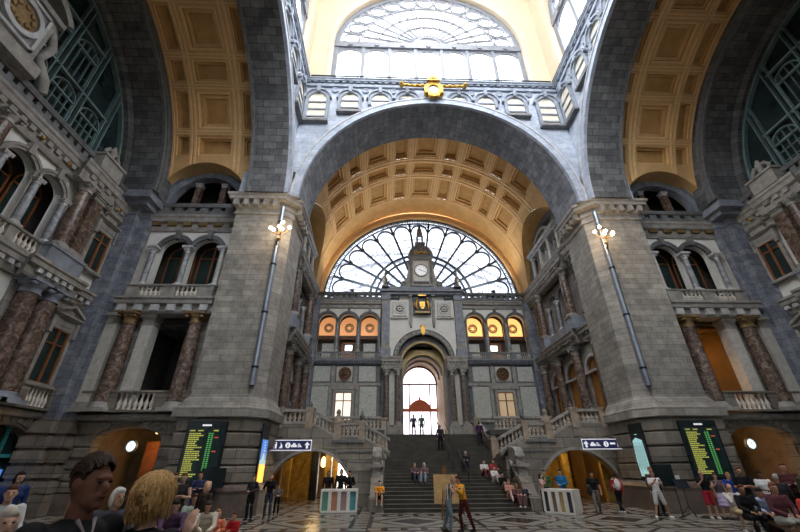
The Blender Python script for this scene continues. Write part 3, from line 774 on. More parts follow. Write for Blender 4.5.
for sd in (-1, 1):
    s = SIDE[sd]; f = fA(sd); warm = sd == 1
    A0, A1 = 14.0, 20.3
    # --- ground floor
    m = MB(f); m.wall(A0, A1, 0, 4.3, [(17.3, 1.8, 3.2, 0, .42)], -.5, .1, 16); struct('wall_%s_bay_ground' % s, m, 'base_stone')
    for a0, a1 in ((A0, 15.5), (19.1, A1)): courses(f, a0, a1, .9, 4.0, .52, .1, 'base_stone')
    voussoirs(f, 17.3, 3.2, 1.83, 2.3, .05, .2, 15, 'base_stone', .52)
    m = MB(f); m.box(A0, 15.5, 0, .9, 0, .3); m.box(19.1, A1, 0, .9, 0, .3); trim(m, 'plinth_stone')
    m = MB(f); m.prof(A0, 20.1, [(-.2, 4.28), (.3, 4.28), (.42, 4.4), (.42, 4.55), (.3, 4.63), (-.2, 4.63)]); trim(m, 'trim_stone')
    # doorway room: amber panel, clock, window wall
    m = MB(f); m.box(15.4, 19.2, 0, 4.2, -4.2, -4.1); m.box(15.3, 15.4, 0, 4.2, -4.2, -.5); m.box(19.2, 19.3, 0, 4.2, -4.2, -.5); m.box(15.3, 19.3, 4.1, 4.2, -4.2, -.5); struct('wall_%s_doorway' % s, m, 'reveal_stone')
    t = thing('door_%d' % (1 if sd < 0 else 2), None, None, f(16.6, 0, -2.4)); t['kind'] = 'structure'
    m = MB(f); m.box(16.9, 17.7, 0, 3.4, -2.6, -2.45); m.build('door_leaf', 'wood', t)
    m = MB(f)
    for x in (15.5, 16.15, 16.85): m.box(x, x + .09, 0, 3.9, -2.6, -2.4)
    for z in (0.05, 1.2, 2.3, 3.3): m.box(15.5, 16.9, z, z + .09, -2.6, -2.4)
    m.build('door_frame', 'dark_wood', t)
    m = MB(f); m.box(15.5, 16.9, 0, 3.9, -2.66, -2.6); m.build('pane', 'door_pane', t)
    m = MB(f); m.box(15.42, 15.6, .9, 3.2, -2.4, -2.3); m.build('light_strip', 'lamp_white', t)
    clock(f, 17.25 if sd < 0 else 16.9, 3.05, -.35, .26, 'small lit round clock hanging in the %s bay doorway' % s, 'clock_lit')
    lamp('POINT', f(16.2, 3.55, -1.6), 45, (1, .55, .2), .25)
    t = thing('ceiling_lamp', 'glowing amber ceiling lamp inside the %s bay doorway' % s, 'lamp', f(16.2, 3.6, -1.3))
    m = MB(f); m.box(15.7, 16.6, 3.72, 3.8, -1.7, -1.1); m.build('lamp_body', 'lamp_amber', t)
    # --- first floor: columns before a deep dark recess
    m = MB(f); m.box(A0, 15.55, 4.3, 10.25, -.3, 0); m.box(18.35, A1, 4.3, 10.25, -.3, 0); struct('wall_%s_bay_first' % s, m, 'pier_stone')
    m = MB(f); m.box(13.95, 14.6, 4.3, 10.25, 0, .25); m.box(19.75, 20.3, 4.6, 10.25, 0, .25); trim(m, 'pier_stone')
    for a, w in ((19.95, 'outer'), (18.05, 'inner')):
        column(f, a, .05 if w == 'inner' else .35, 4.65, 10.25, .34, 'pale stone pilaster in the %s bay first storey, %s of the two' % (s, w), 'pale_marble', square=True, name='pilaster', cat='pilaster')
    column(f, 19.05, .5, 4.65, 10.25, .42, 'brown marble column in the %s bay first storey, near the blue corner strip' % s, gold=True)
    column(f, 15.15, .5, 4.65, 10.25, .42, 'brown marble column in the %s bay first storey, beside the big pier' % s, gold=True)
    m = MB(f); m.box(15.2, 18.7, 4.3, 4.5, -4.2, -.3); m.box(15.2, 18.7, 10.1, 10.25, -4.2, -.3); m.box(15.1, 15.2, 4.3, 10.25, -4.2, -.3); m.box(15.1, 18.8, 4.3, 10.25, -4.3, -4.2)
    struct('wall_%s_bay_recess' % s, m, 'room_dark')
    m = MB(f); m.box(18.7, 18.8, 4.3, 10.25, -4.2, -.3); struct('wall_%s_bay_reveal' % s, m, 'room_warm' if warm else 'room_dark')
    m = MB(f)
    for i in range(5):
        for j in range(3): m.box(15.3 + i * .66, 15.85 + i * .66, 9.95 - j * .02, 10.05, -1.7 - j * 1.1, -.8 - j * 1.1)
    trim(m, 'dark_trim' if not warm else 'dull_gold')
    t = thing('door_%d' % (3 if sd < 0 else 4), None, None, f(16.6, 4.5, -3.4)); t['kind'] = 'structure'
    m = MB(f)
    for x in (15.6, 16.5, 17.4): m.box(x, x + .14, 4.5, 8.9, -3.4, -3.2)
    m.box(15.6, 17.54, 7.4, 7.55, -3.4, -3.2); m.box(15.6, 17.54, 8.8, 9, -3.4, -3.2); m.build('door_frame', 'dark_wood', t)
    m = MB(f); m.box(15.6, 17.5, 4.5, 8.9, -3.5, -3.4); m.build('pane', 'dark_glass', t)
    if warm:
        m = MB(f); m.box(17.6, 18.2, 5.5, 9.2, -4.15, -4.0); trim(m, 'lamp_dim')
        t = thing('light_tube', 'bright amber light tube inside the right bay recess', 'lamp', f(16.3, 5.6, -1.2))
        m = MB(f); m.tube([(16.35, 5.3, -1.2), (16.5, 8.2, -1.2)], .09); m.build('tube', 'lamp_amber', t)
        m = MB(f); m.box(16.4, 16.6, 8.2, 10.1, -1.25, -1.15); m.build('hanger', 'black_metal', t)
        lamp('POINT', f(17.2, 8.6, -2.6), 22, (1, .5, .15), .2)
    else:
        t = thing('light_pane', 'bright white light pane inside the left bay recess', 'light_pane', f(16.4, 6.2, -3))
        m = MB(f); m.box(16.55, 16.85, 5.2, 5.9, -3.15, -3.1); m.box(16.6, 16.85, 6.2, 7.3, -3.15, -3.1); m.build('pane', 'screen_white', t)  # emissive light pane, reflects nothing
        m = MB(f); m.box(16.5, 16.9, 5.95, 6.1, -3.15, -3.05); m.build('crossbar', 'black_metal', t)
    balustrade(f, A0 + .2, 20.1, 4.65, 5.75, .55, [(16.2, 18.2, 7)], 'stone balustrade at the foot of the %s bay first storey columns' % s, 'base_stone')
    # --- entablature and second floor
    cornice(f, 14.3, 20.15, 10.25, 11.25, .62, .42, .85, 'trim_stone', dmat='pale_trim', brk=True)
    balustrade(f, 14.6, 19.9, 11.25, 12.2, .5, [(15.55, 16.95, 5), (17.75, 19.15, 5)], 'stone balustrade under the %s bay twin arches' % s, 'trim_stone')
    zs = 14.95; r = .98
    m = MB(f); m.wall(A0, A1, 11.25, 16.5, [(15.95, r, zs, 12.0), (18.1, r, zs, 12.0)], -.4, 0, 14); struct('wall_%s_bay_second' % s, m, 'white_plaster')
    for a, w in ((15.95, 'near the pier'), (18.1, 'near the corner')):
        m = MB(f); m.ring(a, zs, r, r + .16, -.05, .14, seg=16); m.ring(a, zs, r + .16, r + .3, -.05, .2, seg=16); m.box(a - .13, a + .13, zs + r - .1, 16.5, 0, .32); trim(m, 'dark_trim')
        window(f, a, 12.2, zs + r - .02, r - .04, 'wood', -1.1, None, None, 0, 1, 'dark_glass', True)
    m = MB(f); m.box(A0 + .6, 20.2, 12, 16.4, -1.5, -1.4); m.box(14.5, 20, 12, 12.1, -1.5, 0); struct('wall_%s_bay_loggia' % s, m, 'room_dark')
    for a, w in ((14.75, 'nearest the pier'), (17.02, 'in the middle'), (19.3, 'nearest the corner')):
        column(f, a, .32, 12.2, 14.95, .17, 'slim grey marble column of the %s bay twin arches, %s' % (s, w), 'grey_marble' if 'pier' not in w else 'pale_marble', 'pale_trim')
        m = MB(f); m.box(a - .32, a + .32, 14.95, 15.1, 0, .62); trim(m, 'pale_trim')
    m = MB(f); m.box(19.55, 20.1, 12.2, 15.2, 0, .2); m.box(14.0, 14.5, 12.2, 15.2, 0, .2); trim(m, 'pale_marble')
    cornice(f, 14.0, 20.3, 16.5, 17.75, .1, .35, 1.05, 'trim_stone', dmat='dull_gold')
    parapet(f, 14.1, 20.3, 17.75, 18.6, .3, .85)
    # --- lunette with two squat piers
    m = MB(f); m.wall(13.4, 20.9, 17.75, 24, [(17.0, 2.55, 18.75, 17.75)], -.4, 0, 22); struct('wall_%s_bay_lunette' % s, m, 'vault_tan')
    m = MB(f); m.ring(17.0, 18.75, 2.5, 3.0, -.3, .25, seg=28); m.ring(17.0, 18.75, 3.0, 3.3, -.3, .45, seg=28); trim(m, 'blue_trim')
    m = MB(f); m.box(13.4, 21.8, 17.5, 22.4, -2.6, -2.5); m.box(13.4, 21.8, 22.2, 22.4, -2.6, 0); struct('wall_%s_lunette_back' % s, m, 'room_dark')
    for a, w, zt in ((16.05, 'near the pier', 20.95), (17.95, 'near the corner', 20.95)):
        column(f, a, -.3, 18.3, zt, .2, 'squat brown pier inside the %s bay lunette, %s' % (s, w), 'brown_marble', 'pale_trim', square=True, name='lunette_pier', cat='pillar')
    # --- blue corner strip between bay facade and end wall
    m = MB(lambda a, z, n: (sd * a, n, z))
    m.box(20.15, 21.2, 4.3, 17.2, 21.7, 22.4); m.box(20.75, 21.9, 4.3, 17.2, 21.25, 22.4); struct('wall_%s_corner_strip' % s, m, 'blue_stone')
    m = MB(lambda a, z, n: (sd * a, n, z))
    for z0, z1, o in ((17.2, 17.45, .08), (17.75, 18.0, .14), (18.0, 18.6, .24)): m.box(20.15 - o, 21.2, z0, z1, 21.7 - o, 22.4); m.box(20.75 - o, 21.9, z0, z1, 21.25 - o, 22.4)
    m.box(19.95, 21.9, 17.7, 18.05, 20.75, 22.4); m.box(19.65, 21.9, 18.05, 18.6, 20.3, 22.4); m.box(20.15, 21.2, 17.4, 17.8, 21.7, 22.4); m.box(20.75, 21.9, 17.4, 17.8, 21.25, 22.4); trim(m, 'blue_trim')
    z = .9
    m = MB(lambda a, z, n: (sd * a, n, z)); m.box(20.1, 21.9, 0, 4.3, 21.6, 22.4); m.box(20.7, 21.9, 0, 4.3, 21.2, 22.4)
    while z < 4.2:
        m.box(19.95, 21.2, z + .06, z + .58, 21.5, 22.4); m.box(20.6, 21.9, z + .06, z + .58, 21.05, 22.4); z += .66
    m.box(19.9, 21.2, 0, .9, 21.4, 22.4); m.box(20.5, 21.9, 0, .9, 21.0, 22.4); trim(m, 'base_stone')
    urn(lambda a, z, n: (sd * a, n, z), 20.6, 21.5, 18.6, 1.1, 'dark stone ball finial on the parapet at the %s corner strip' % s, 'dark_trim', 'ball_finial', 'finial')

# ================================================================== END WALLS OF THE SIDE BAYS
for sd in (-1, 1):
    s = SIDE[sd]; f = fC(sd); Y0 = 4.0
    # ground floor with wide arched glazed doors in teal frames
    doors = [20.3, 15.9]
    m = MB(f); m.wall(Y0, 22.3, 0, 4.3, [(15.9, 1.75, 2.6, 0, .75), (20.0, 1.75, 2.6, 0, .75), (11.5, 1.75, 2.6, 0, .75), (7.2, 1.75, 2.6, 0, .75)], -.5, .1, 16); struct('wall_%s_end_ground' % s, m, 'base_stone')
    for c in (20.0, 15.9, 11.5, 7.2):
        voussoirs(f, c, 2.6, 1.78, 2.3, .05, .18, 15, 'base_stone', .8)
        WIN[0] += 1
        t = thing('door_%d' % (WIN[0] + 4), None, None, f(c, 0, -.3)); t['kind'] = 'structure'
        m = MB(f)
        for x in (-1.65, -.55, .5, 1.55): m.box(c + x, c + x + .1, 0, 3.9 if abs(x) < 1 else 3.0, -.4, -.28)
        m.box(c - 1.7, c + 1.7, 2.5, 2.65, -.4, -.25); m.box(c - 1.7, c + 1.7, 0.05, .3, -.4, -.28); m.build('door_frame', 'teal_paint', t)
        m = MB(f); m.box(c - 1.7, c + 1.7, 0, 2.6, -.44, -.41); m.disc(c, 2.6, 1.3, -.44, -.41, 16, 0, 180); m.build('pane', 'dark_glass', t)
    for a0, a1 in ((21.8, 22.3), (17.75, 18.2), (13.35, 14.1)): courses(f, a0, a1, .5, 4.0, .52, .1, 'base_stone')
    if sd < 0:
        m = MB(f); m.box(19.0, 21.2, .9, 2.0, -.4, -.36); m.build('shop_sign', 'screen_blue', label='blue lit shop panel behind the teal door frame at the left edge', cat='sign')
        t = thing('wall_light', 'small amber light inside the teal framed arched door at the left edge', 'lamp', f(19.0, 3.3, .1)); m = MB(f); m.lathe([(.02, 0), (.16, .05), (.2, .1), (.02, .14)], 19.0, .1, 10, z=3.25); m.build('lamp_body', 'lamp_amber', t)
    m = MB(f); m.prof(Y0, 22.3, [(-.2, 4.28), (.3, 4.28), (.42, 4.4), (.42, 4.55), (.3, 4.63), (-.2, 4.63)]); trim(m, 'trim_stone')
    # first floor
    m = MB(f); m.box(Y0, 22.3, 4.3, 10.25, -.4, 0); struct('wall_%s_end_first' % s, m, 'white_plaster')
    m = MB(f)
    for a0, a1 in ((21.55, 22.3), (16.8, 19.1), (13.0, 14.6)): m.box(a0, a1, 4.63, 10.25, 0, .15)
    trim(m, 'pier_stone')
    window(f, 20.35, 5.9, 8.75, .68, 'wood', -.02, 'trim_stone', 'tri', .14, 1, tr=.7)
    window(f, 15.6, 5.9, 9.3, .8, 'wood', -.02, 'trim_stone', None, .14, 1, arched=True)
    window(f, 11.8, 5.9, 8.75, .68, 'wood', -.02, 'trim_stone', 'tri', .14, 1, tr=.7)
    balustrade(f, 19.2, 21.5, 4.63, 5.75, .45, [(19.65, 21.05, 6)], 'stone balustrade below the pedimented window on the %s end wall' % s, 'base_stone')
    balustrade(f, 14.6, 16.7, 4.63, 5.75, .45, [(14.95, 16.35, 6)], 'stone balustrade below the arched first storey window on the %s end wall' % s, 'base_stone')
    for a, w in ((17.4, 'left' if sd > 0 else 'left'), (18.5, 'right')):
        w = ('nearer the hall corner' if a > 18 else 'farther from the hall corner')
        column(f, a, .5, 4.65, 10.25, .48, 'big brown marble column low on the %s end wall, %s' % (s, w), 'brown_marble', 'blue_trim', gold=False)
    column(f, 13.8, .5, 4.65, 10.25, .48, 'big brown marble column low on the %s end wall, beyond the arched window' % s, 'brown_marble', 'blue_trim')
    # entablature
    cornice(f, Y0, 22.3, 10.25, 11.25, .2, .42, .5, 'trim_stone', dmat='pale_trim')
    cornice(f, 16.7, 19.2, 10.25, 11.25, .75, .42, .5, 'trim_stone', dmat='pale_trim', e0=.5, e1=.5)
    m = MB(f); m.box(16.8, 19.1, 11.25, 12.15, 0, 1.05); m.box(16.7, 19.2, 12.05, 12.2, 0, 1.12); trim(m, 'blue_trim')
    # second floor: twin arcades and pedimented window
    m = MB(f); m.wall(Y0, 22.3, 11.25, 16.5, [(14.3, .88, 15.0, 12.0), (16.15, .88, 15.0, 12.0)], -.4, 0, 14); struct('wall_%s_end_second' % s, m, 'white_plaster')
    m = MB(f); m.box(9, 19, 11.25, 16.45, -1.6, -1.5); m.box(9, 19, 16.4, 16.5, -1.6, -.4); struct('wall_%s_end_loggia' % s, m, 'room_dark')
    for c in (14.3, 16.15):
        m = MB(f); m.ring(c, 15.0, .88, 1.03, -.05, .16, seg=16); m.ring(c, 15.0, 1.03, 1.17, -.05, .24, seg=16); m.box(c - .13, c + .13, 15.85, 16.5, 0, .34); trim(m, 'trim_stone')
        window(f, c, 12.2, 15.85, .84, 'wood', -1.1, None, None, 0, 1, 'dark_glass', True)
    for a, w in ((13.35, 'far'), (15.22, 'middle'), (16.98, 'near')):
        column(f, a, .35, 12.2, 15.0, .18, 'slim grey marble column of the %s end wall arcade, %s one' % (s, w), 'grey_marble', 'pale_trim')
    balustrade(f, 13.2, 16.8, 11.25, 12.2, .45, [(13.6, 14.95, 5), (15.4, 16.7, 5)], 'stone balustrade under the arcade on the %s end wall' % s, 'trim_stone')
    column(f, 17.55, .62, 12.2, 16.5, .36, 'round brown marble column high on the %s end wall' % s, 'brown_marble', 'trim_stone')
    column(f, 18.45, .45, 12.2, 16.5, .38, 'square brown marble pilaster high on the %s end wall' % s, 'brown_marble', 'trim_stone', square=True, name='pilaster', cat='pilaster')
    column(f, 12.5, .5, 12.2, 16.5, .36, 'round brown marble column high on the %s end wall, beyond the arcade' % s, 'brown_marble', 'trim_stone')
    window(f, 20.45, 12.55, 15.1, .66, 'wood', -.02, 'trim_stone', 'flat', .1, 1, tr=.75)
    m = MB(f); m.box(21.55, 22.3, 11.25, 16.5, 0, .15); trim(m, 'pier_stone')
    cornice(f, Y0, 22.3, 16.5, 17.75, .2, .35, .55, 'trim_stone')
    cornice(f, 17.0, 19.0, 16.5, 17.75, .75, .3, .55, 'trim_stone', e0=.5, e1=.5)
    for a, w in ((14.3, 'over the farther arch'), (16.15, 'over the nearer arch'), (20.4, 'over the pedimented window')):
        m = MB(f); m.ell((a, 16.95, .42), (.12, .1, .12), 8, 6); m.build('gilded_boss', 'gold', label='gilded boss on the upper frieze of the %s end wall, %s' % (s, w), cat='ornament')
    parapet(f, Y0, 22.2, 17.75, 18.6, .35, .55)
    m = MB(f); m.box(17.2, 18.9, 17.75, 18.75, .2, 1.1); m.box(17.1, 19.0, 18.7, 18.85, .1, 1.2); trim(m, 'trim_stone')
    # stone figure group on the pedestal
    t = thing('statue', 'small carved stone figure group on the parapet of the %s end wall' % s, 'statue', f(18.05, 18.85, .65))
    m = MB(f); m.lathe([(.4, 0), (.42, .15), (.2, .3), (.16, .5), (.26, .75), (.2, .95), (.08, 1.05), (.13, 1.15), (.02, 1.3)], 18.05, .65, 10, z=18.85)
    m.build('figure', 'trim_stone', t)
    m = MB(f)
    for q in (-1, 1): m.tube([(18.05, 19.5, .65), (18.05 + q * .35, 19.65, .65), (18.05 + q * .6, 19.3, .7), (18.05 + q * .5, 18.95, .75)], [.12, .14, .12, .08], 8)
    m.build('scroll', 'trim_stone', t)
    # great teal lunette
    m = MB(f); m.ring(10.4, 18.6, 9.35, 11.6, -1.1, .1, seg=48); struct('wall_%s_lunette_rim' % s, m, 'soffit_side')
    WIN[0] += 1
    t = thing('window_%d' % WIN[0], None, None, f(10.4, 18.6, -.5)); t['kind'] = 'structure'
    m = MB(f); R = 9.4
    def zt(a, R=R): return 18.6 + math.sqrt(max(0, R * R - (a - 10.4) ** 2))
    m.ring(10.4, 18.6, R - .22, R, -.5, -.2, seg=48)
    step = 2.05
    for k in range(-4, 5):
        a = 10.4 + (k + .5) * step
        if abs(a - 10.4) < R - .4:
            for o in (-.17, .17): m.box(a + o - .04, a + o + .04, 18.5, zt(a + o), -.45, -.2)
        c = 10.4 + k * step
        if abs(c - 10.4) > R - .8: continue
        h = zt(abs(c - 10.4) + step * .45 + 10.4) if abs(c - 10.4) + step * .45 < R else 19.5
        for zarch in (20.7, 24.2):
            if h > zarch + 1.0:
                m.ring(c, zarch, .76, .83, -.42, -.24, seg=14); m.box(c - .84, c + .84, zarch - .06, zarch + .06, -.42, -.24)
                for q in (-.42, 0, .42): m.box(c + q - .02, c + q + .02, zarch - 2.1, zarch + math.sqrt(.52 - q * q), -.4, -.28)
                for q in (-.8, .8): m.box(c + q - .03, c + q + .03, zarch - 2.1, zarch, -.4, -.28)
                m.box(c - 1, c + 1, zarch + 1.1, zarch + 1.25, -.42, -.2)
        for zz in (19.35, 20.05): m.box(c - .8, c + .8, zz, zz + .05, -.38, -.3)
    m.build('window_frame', 'teal_metal', t)
    m = MB(f); m.disc(10.4, 18.6, R, -.6, -.55, 40, 0, 180); m.box(1, 19.8, 17.7, 18.6, -.6, -.55); m.build('pane', 'teal_glass', t)
    m = MB(f); m.box(1, 4, 0, 18.6, -.5, 0); struct('wall_%s_end_near' % s, m, 'pier_stone')
    m = MB(lambda a, z, n: (sd * a, n, z)); m.box(23.9, 24.1, 0, 31, -5, 27.2); struct('wall_%s_outer' % s, m, 'pier_stone')
    # broken pediment with cartouche before the lunette
    t = thing('cartouche', 'carved stone cartouche under a curved pediment before the %s teal window' % s, 'ornament', f(10.4, 18.6, .6))
    m = MB(f); m.box(8.6, 12.2, 18.6, 19.3, .1, 1.0); m.box(9.0, 11.8, 19.3, 22.4, .1, .8); m.box(8.8, 12.0, 22.3, 22.6, .1, 1.0); m.build('body', 'trim_stone', t)
    m = MB(f); m.ring(10.4, 20.85, .75, 1.0, .8, 1.0, 0, 360, 20); m.box(9.3, 11.5, 19.6, 19.75, .8, .95); m.box(9.3, 11.5, 22.0, 22.15, .8, .95); m.box(9.3, 9.45, 19.6, 22.15, .8, .95); m.box(11.35, 11.5, 19.6, 22.15, .8, .95); m.build('frame', 'pale_trim', t)
    m = MB(f); m.disc(10.4, 20.85, .72, .8, .9, 20)
    for k in range(8): m.ell((10.4 + .5 * cos(k * PI / 4), 20.85 + .5 * sin(k * PI / 4), .92), (.15, .08, .15), 8, 5)
    m.build('rosette', 'dull_gold', t)
    m = MB(f)
    for q in (-1, 1):
        m.ring(10.4, 21.6, 1.9, 2.25, .3, 1.1, 35 if q > 0 else 100, 80 if q > 0 else 145, 10)
        m.tube([(10.4 + q * 1.5, 22.3, .5), (10.4 + q * 2.0, 21.3, .5), (10.4 + q * 1.75, 20.2, .5), (10.4 + q * 2.4, 19.4, .5), (10.4 + q * 2.7, 18.75, .5)], [.18, .22, .2, .3, .22], 10)
    m.build('scroll', 'trim_stone', t)

# ================================================================== SIDE WALLS OF THE FRONT BAY
for sd in (-1, 1):
    s = SIDE[sd]; f = fD(sd)
    m = MB(f); m.box(24.4, 37, 0, 10.25, -.4, -.1); struct('wall_front_bay_%s' % s, m, 'pier_stone')
    m = MB(f); m.wall(24.4, 36.2, 4.3, 10.25, [(27.0, 1.0, 8.2, 4.3), (30.2, 1.25, 8.1, 4.3), (33.4, 1.0, 8.2, 4.3)], -.1, .12, 14); trim(m, 'trim_stone')
    for c, r in ((27.0, 1.0), (30.2, 1.25), (33.4, 1.0)):
        m = MB(f); m.ring(c, 8.15, r, r + .22, .1, .25, seg=16); m.box(c - r - .2, c + r + .2, 8.05, 8.2, .1, .3); trim(m, 'pale_trim')
        window(f, c, 4.6, 8.15 + r, r - .05, 'wood', -.06, None, None, 0, 1, 'amber_glass', True)
    for a, w in ((25.4, 'first'), (28.5, 'second'), (31.9, 'third'), (35.0, 'fourth')):
        column(f, a, .5, 4.65, 10.25, .34, 'brown marble column in the lower storey of the front bay %s wall, %s from the pier' % (s, w), 'brown_marble')
    cornice(f, 24.4, 36.2, 10.25, 11.25, .35, .42, .5, 'trim_stone', dmat='dark_trim')
    cornice(f, 27.6, 32.6, 10.25, 11.25, .8, .42, .5, 'trim_stone', e0=.5, e1=.5)
    m = MB(f); m.wall(24.4, 36.3, 10.25, 16.5, [(29.2, .85, 14.9, 12), (31.2, .85, 14.9, 12)], -.4, 0, 14); struct('wall_front_bay_second_%s' % s, m, 'trim_stone')
    m = MB(f); m.box(27.5, 33, 11, 16.4, -1.4, -1.3); struct('wall_front_bay_loggia_%s' % s, m, 'room_dark')
    for c in (29.2, 31.2):
        m = MB(f); m.ring(c, 14.9, .85, 1.05, -.05, .2, seg=16); trim(m, 'dark_trim')
        window(f, c, 12.2, 15.72, .8, 'wood', -.9, None, None, 0, 1, 'dark_glass', True)
        m = MB(f); m.box(c - .62, c - .52, 12.3, 15.2, -.6, -.5); trim(m, 'pale_trim')
    for a, w in ((30.2, 'middle'), (28.3, 'nearer the pier'), (32.1, 'nearer the end wall')): column(f, a, .3, 12.2, 14.9, .16, 'slim column of the front bay %s wall twin arches, %s' % (s, w), 'grey_marble', 'pale_trim')
    for a, w in ((27.4, 'nearer the pier'), (33.0, 'nearer the end wall')): column(f, a, .65, 12.2, 16.5, .36, 'tall brown marble column in the middle storey of the front bay %s wall, %s' % (s, w), 'brown_marble')
    m = MB(f); m.box(26.8, 28.0, 11.25, 12.2, 0, 1.1); m.box(32.4, 33.6, 11.25, 12.2, 0, 1.1); m.box(28, 32.4, 11.25, 12.2, .3, .55); trim(m, 'blue_trim')
    window(f, 25.6, 12.5, 15.2, .6, 'dark_wood', -.02, 'trim_stone', 'flat', .05, 1)
    window(f, 34.8, 12.5, 15.2, .6, 'dark_wood', -.02, 'trim_stone', 'flat', .05, 1)
    cornice(f, 24.4, 36.3, 16.5, 17.6, .25, .38, .5, 'trim_stone')
    cornice(f, 27.0, 33.4, 16.5, 17.6, .8, .38, .5, 'trim_stone', e0=.5, e1=.5)
    # lunette: cream wall, stone arch, aedicule window
    m = MB(f); m.box(23, 37, 17.5, 26, -.45, -.3); struct('wall_front_lunette_%s' % s, m, 'cream_plaster')
    m = MB(f); m.ring(29.5, 18.0, 4.75, 5.5, -.4, .25, seg=40); trim(m, 'dark_trim')
    m = MB(f); m.ring(29.5, 18.0, 5.5, 7.2, -.4, .1, seg=40); trim(m, 'vault_deep')
    parapet(f, 24.5, 36.2, 17.6, 18.35, .5, .6, 'trim_stone')
    for c in (28.3, 30.2, 32.1): window(f, c, 18.5, 20.5, .5, 'dark_wood', -.2, 'pale_trim', None, -.1, 1)
    for a, w in ((27.3, 'first'), (29.25, 'second'), (31.15, 'third'), (33.1, 'fourth')): column(f, a, .35, 18.35, 20.8, .17, 'small pale column in the lunette of the front bay %s wall, %s from the pier' % (s, w), 'pale_marble', 'pale_trim')
    cornice(f, 26.8, 33.6, 20.8, 21.3, .5, .25, .4, 'pale_trim')
    m = MB(f); m.ring(30.2, 20.2, 2.0, 2.3, -.2, .5, 34, 146, 14); trim(m, 'trim_stone')
    for a, w in ((27.3, 'near'), (33.1, 'far')): urn(f, a, .4, 21.3, 1.0, 'stone urn above the lunette window of the front bay %s wall, %s end' % (s, w))
    # corner strip against the end wall
    m = MB(lambda a, z, n: (sd * a, n, z)); m.box(10.75, 11.7, 4.3, 17.6, 36.2, 37.1); struct('wall_front_corner_strip_%s' % s, m, 'blue_stone')
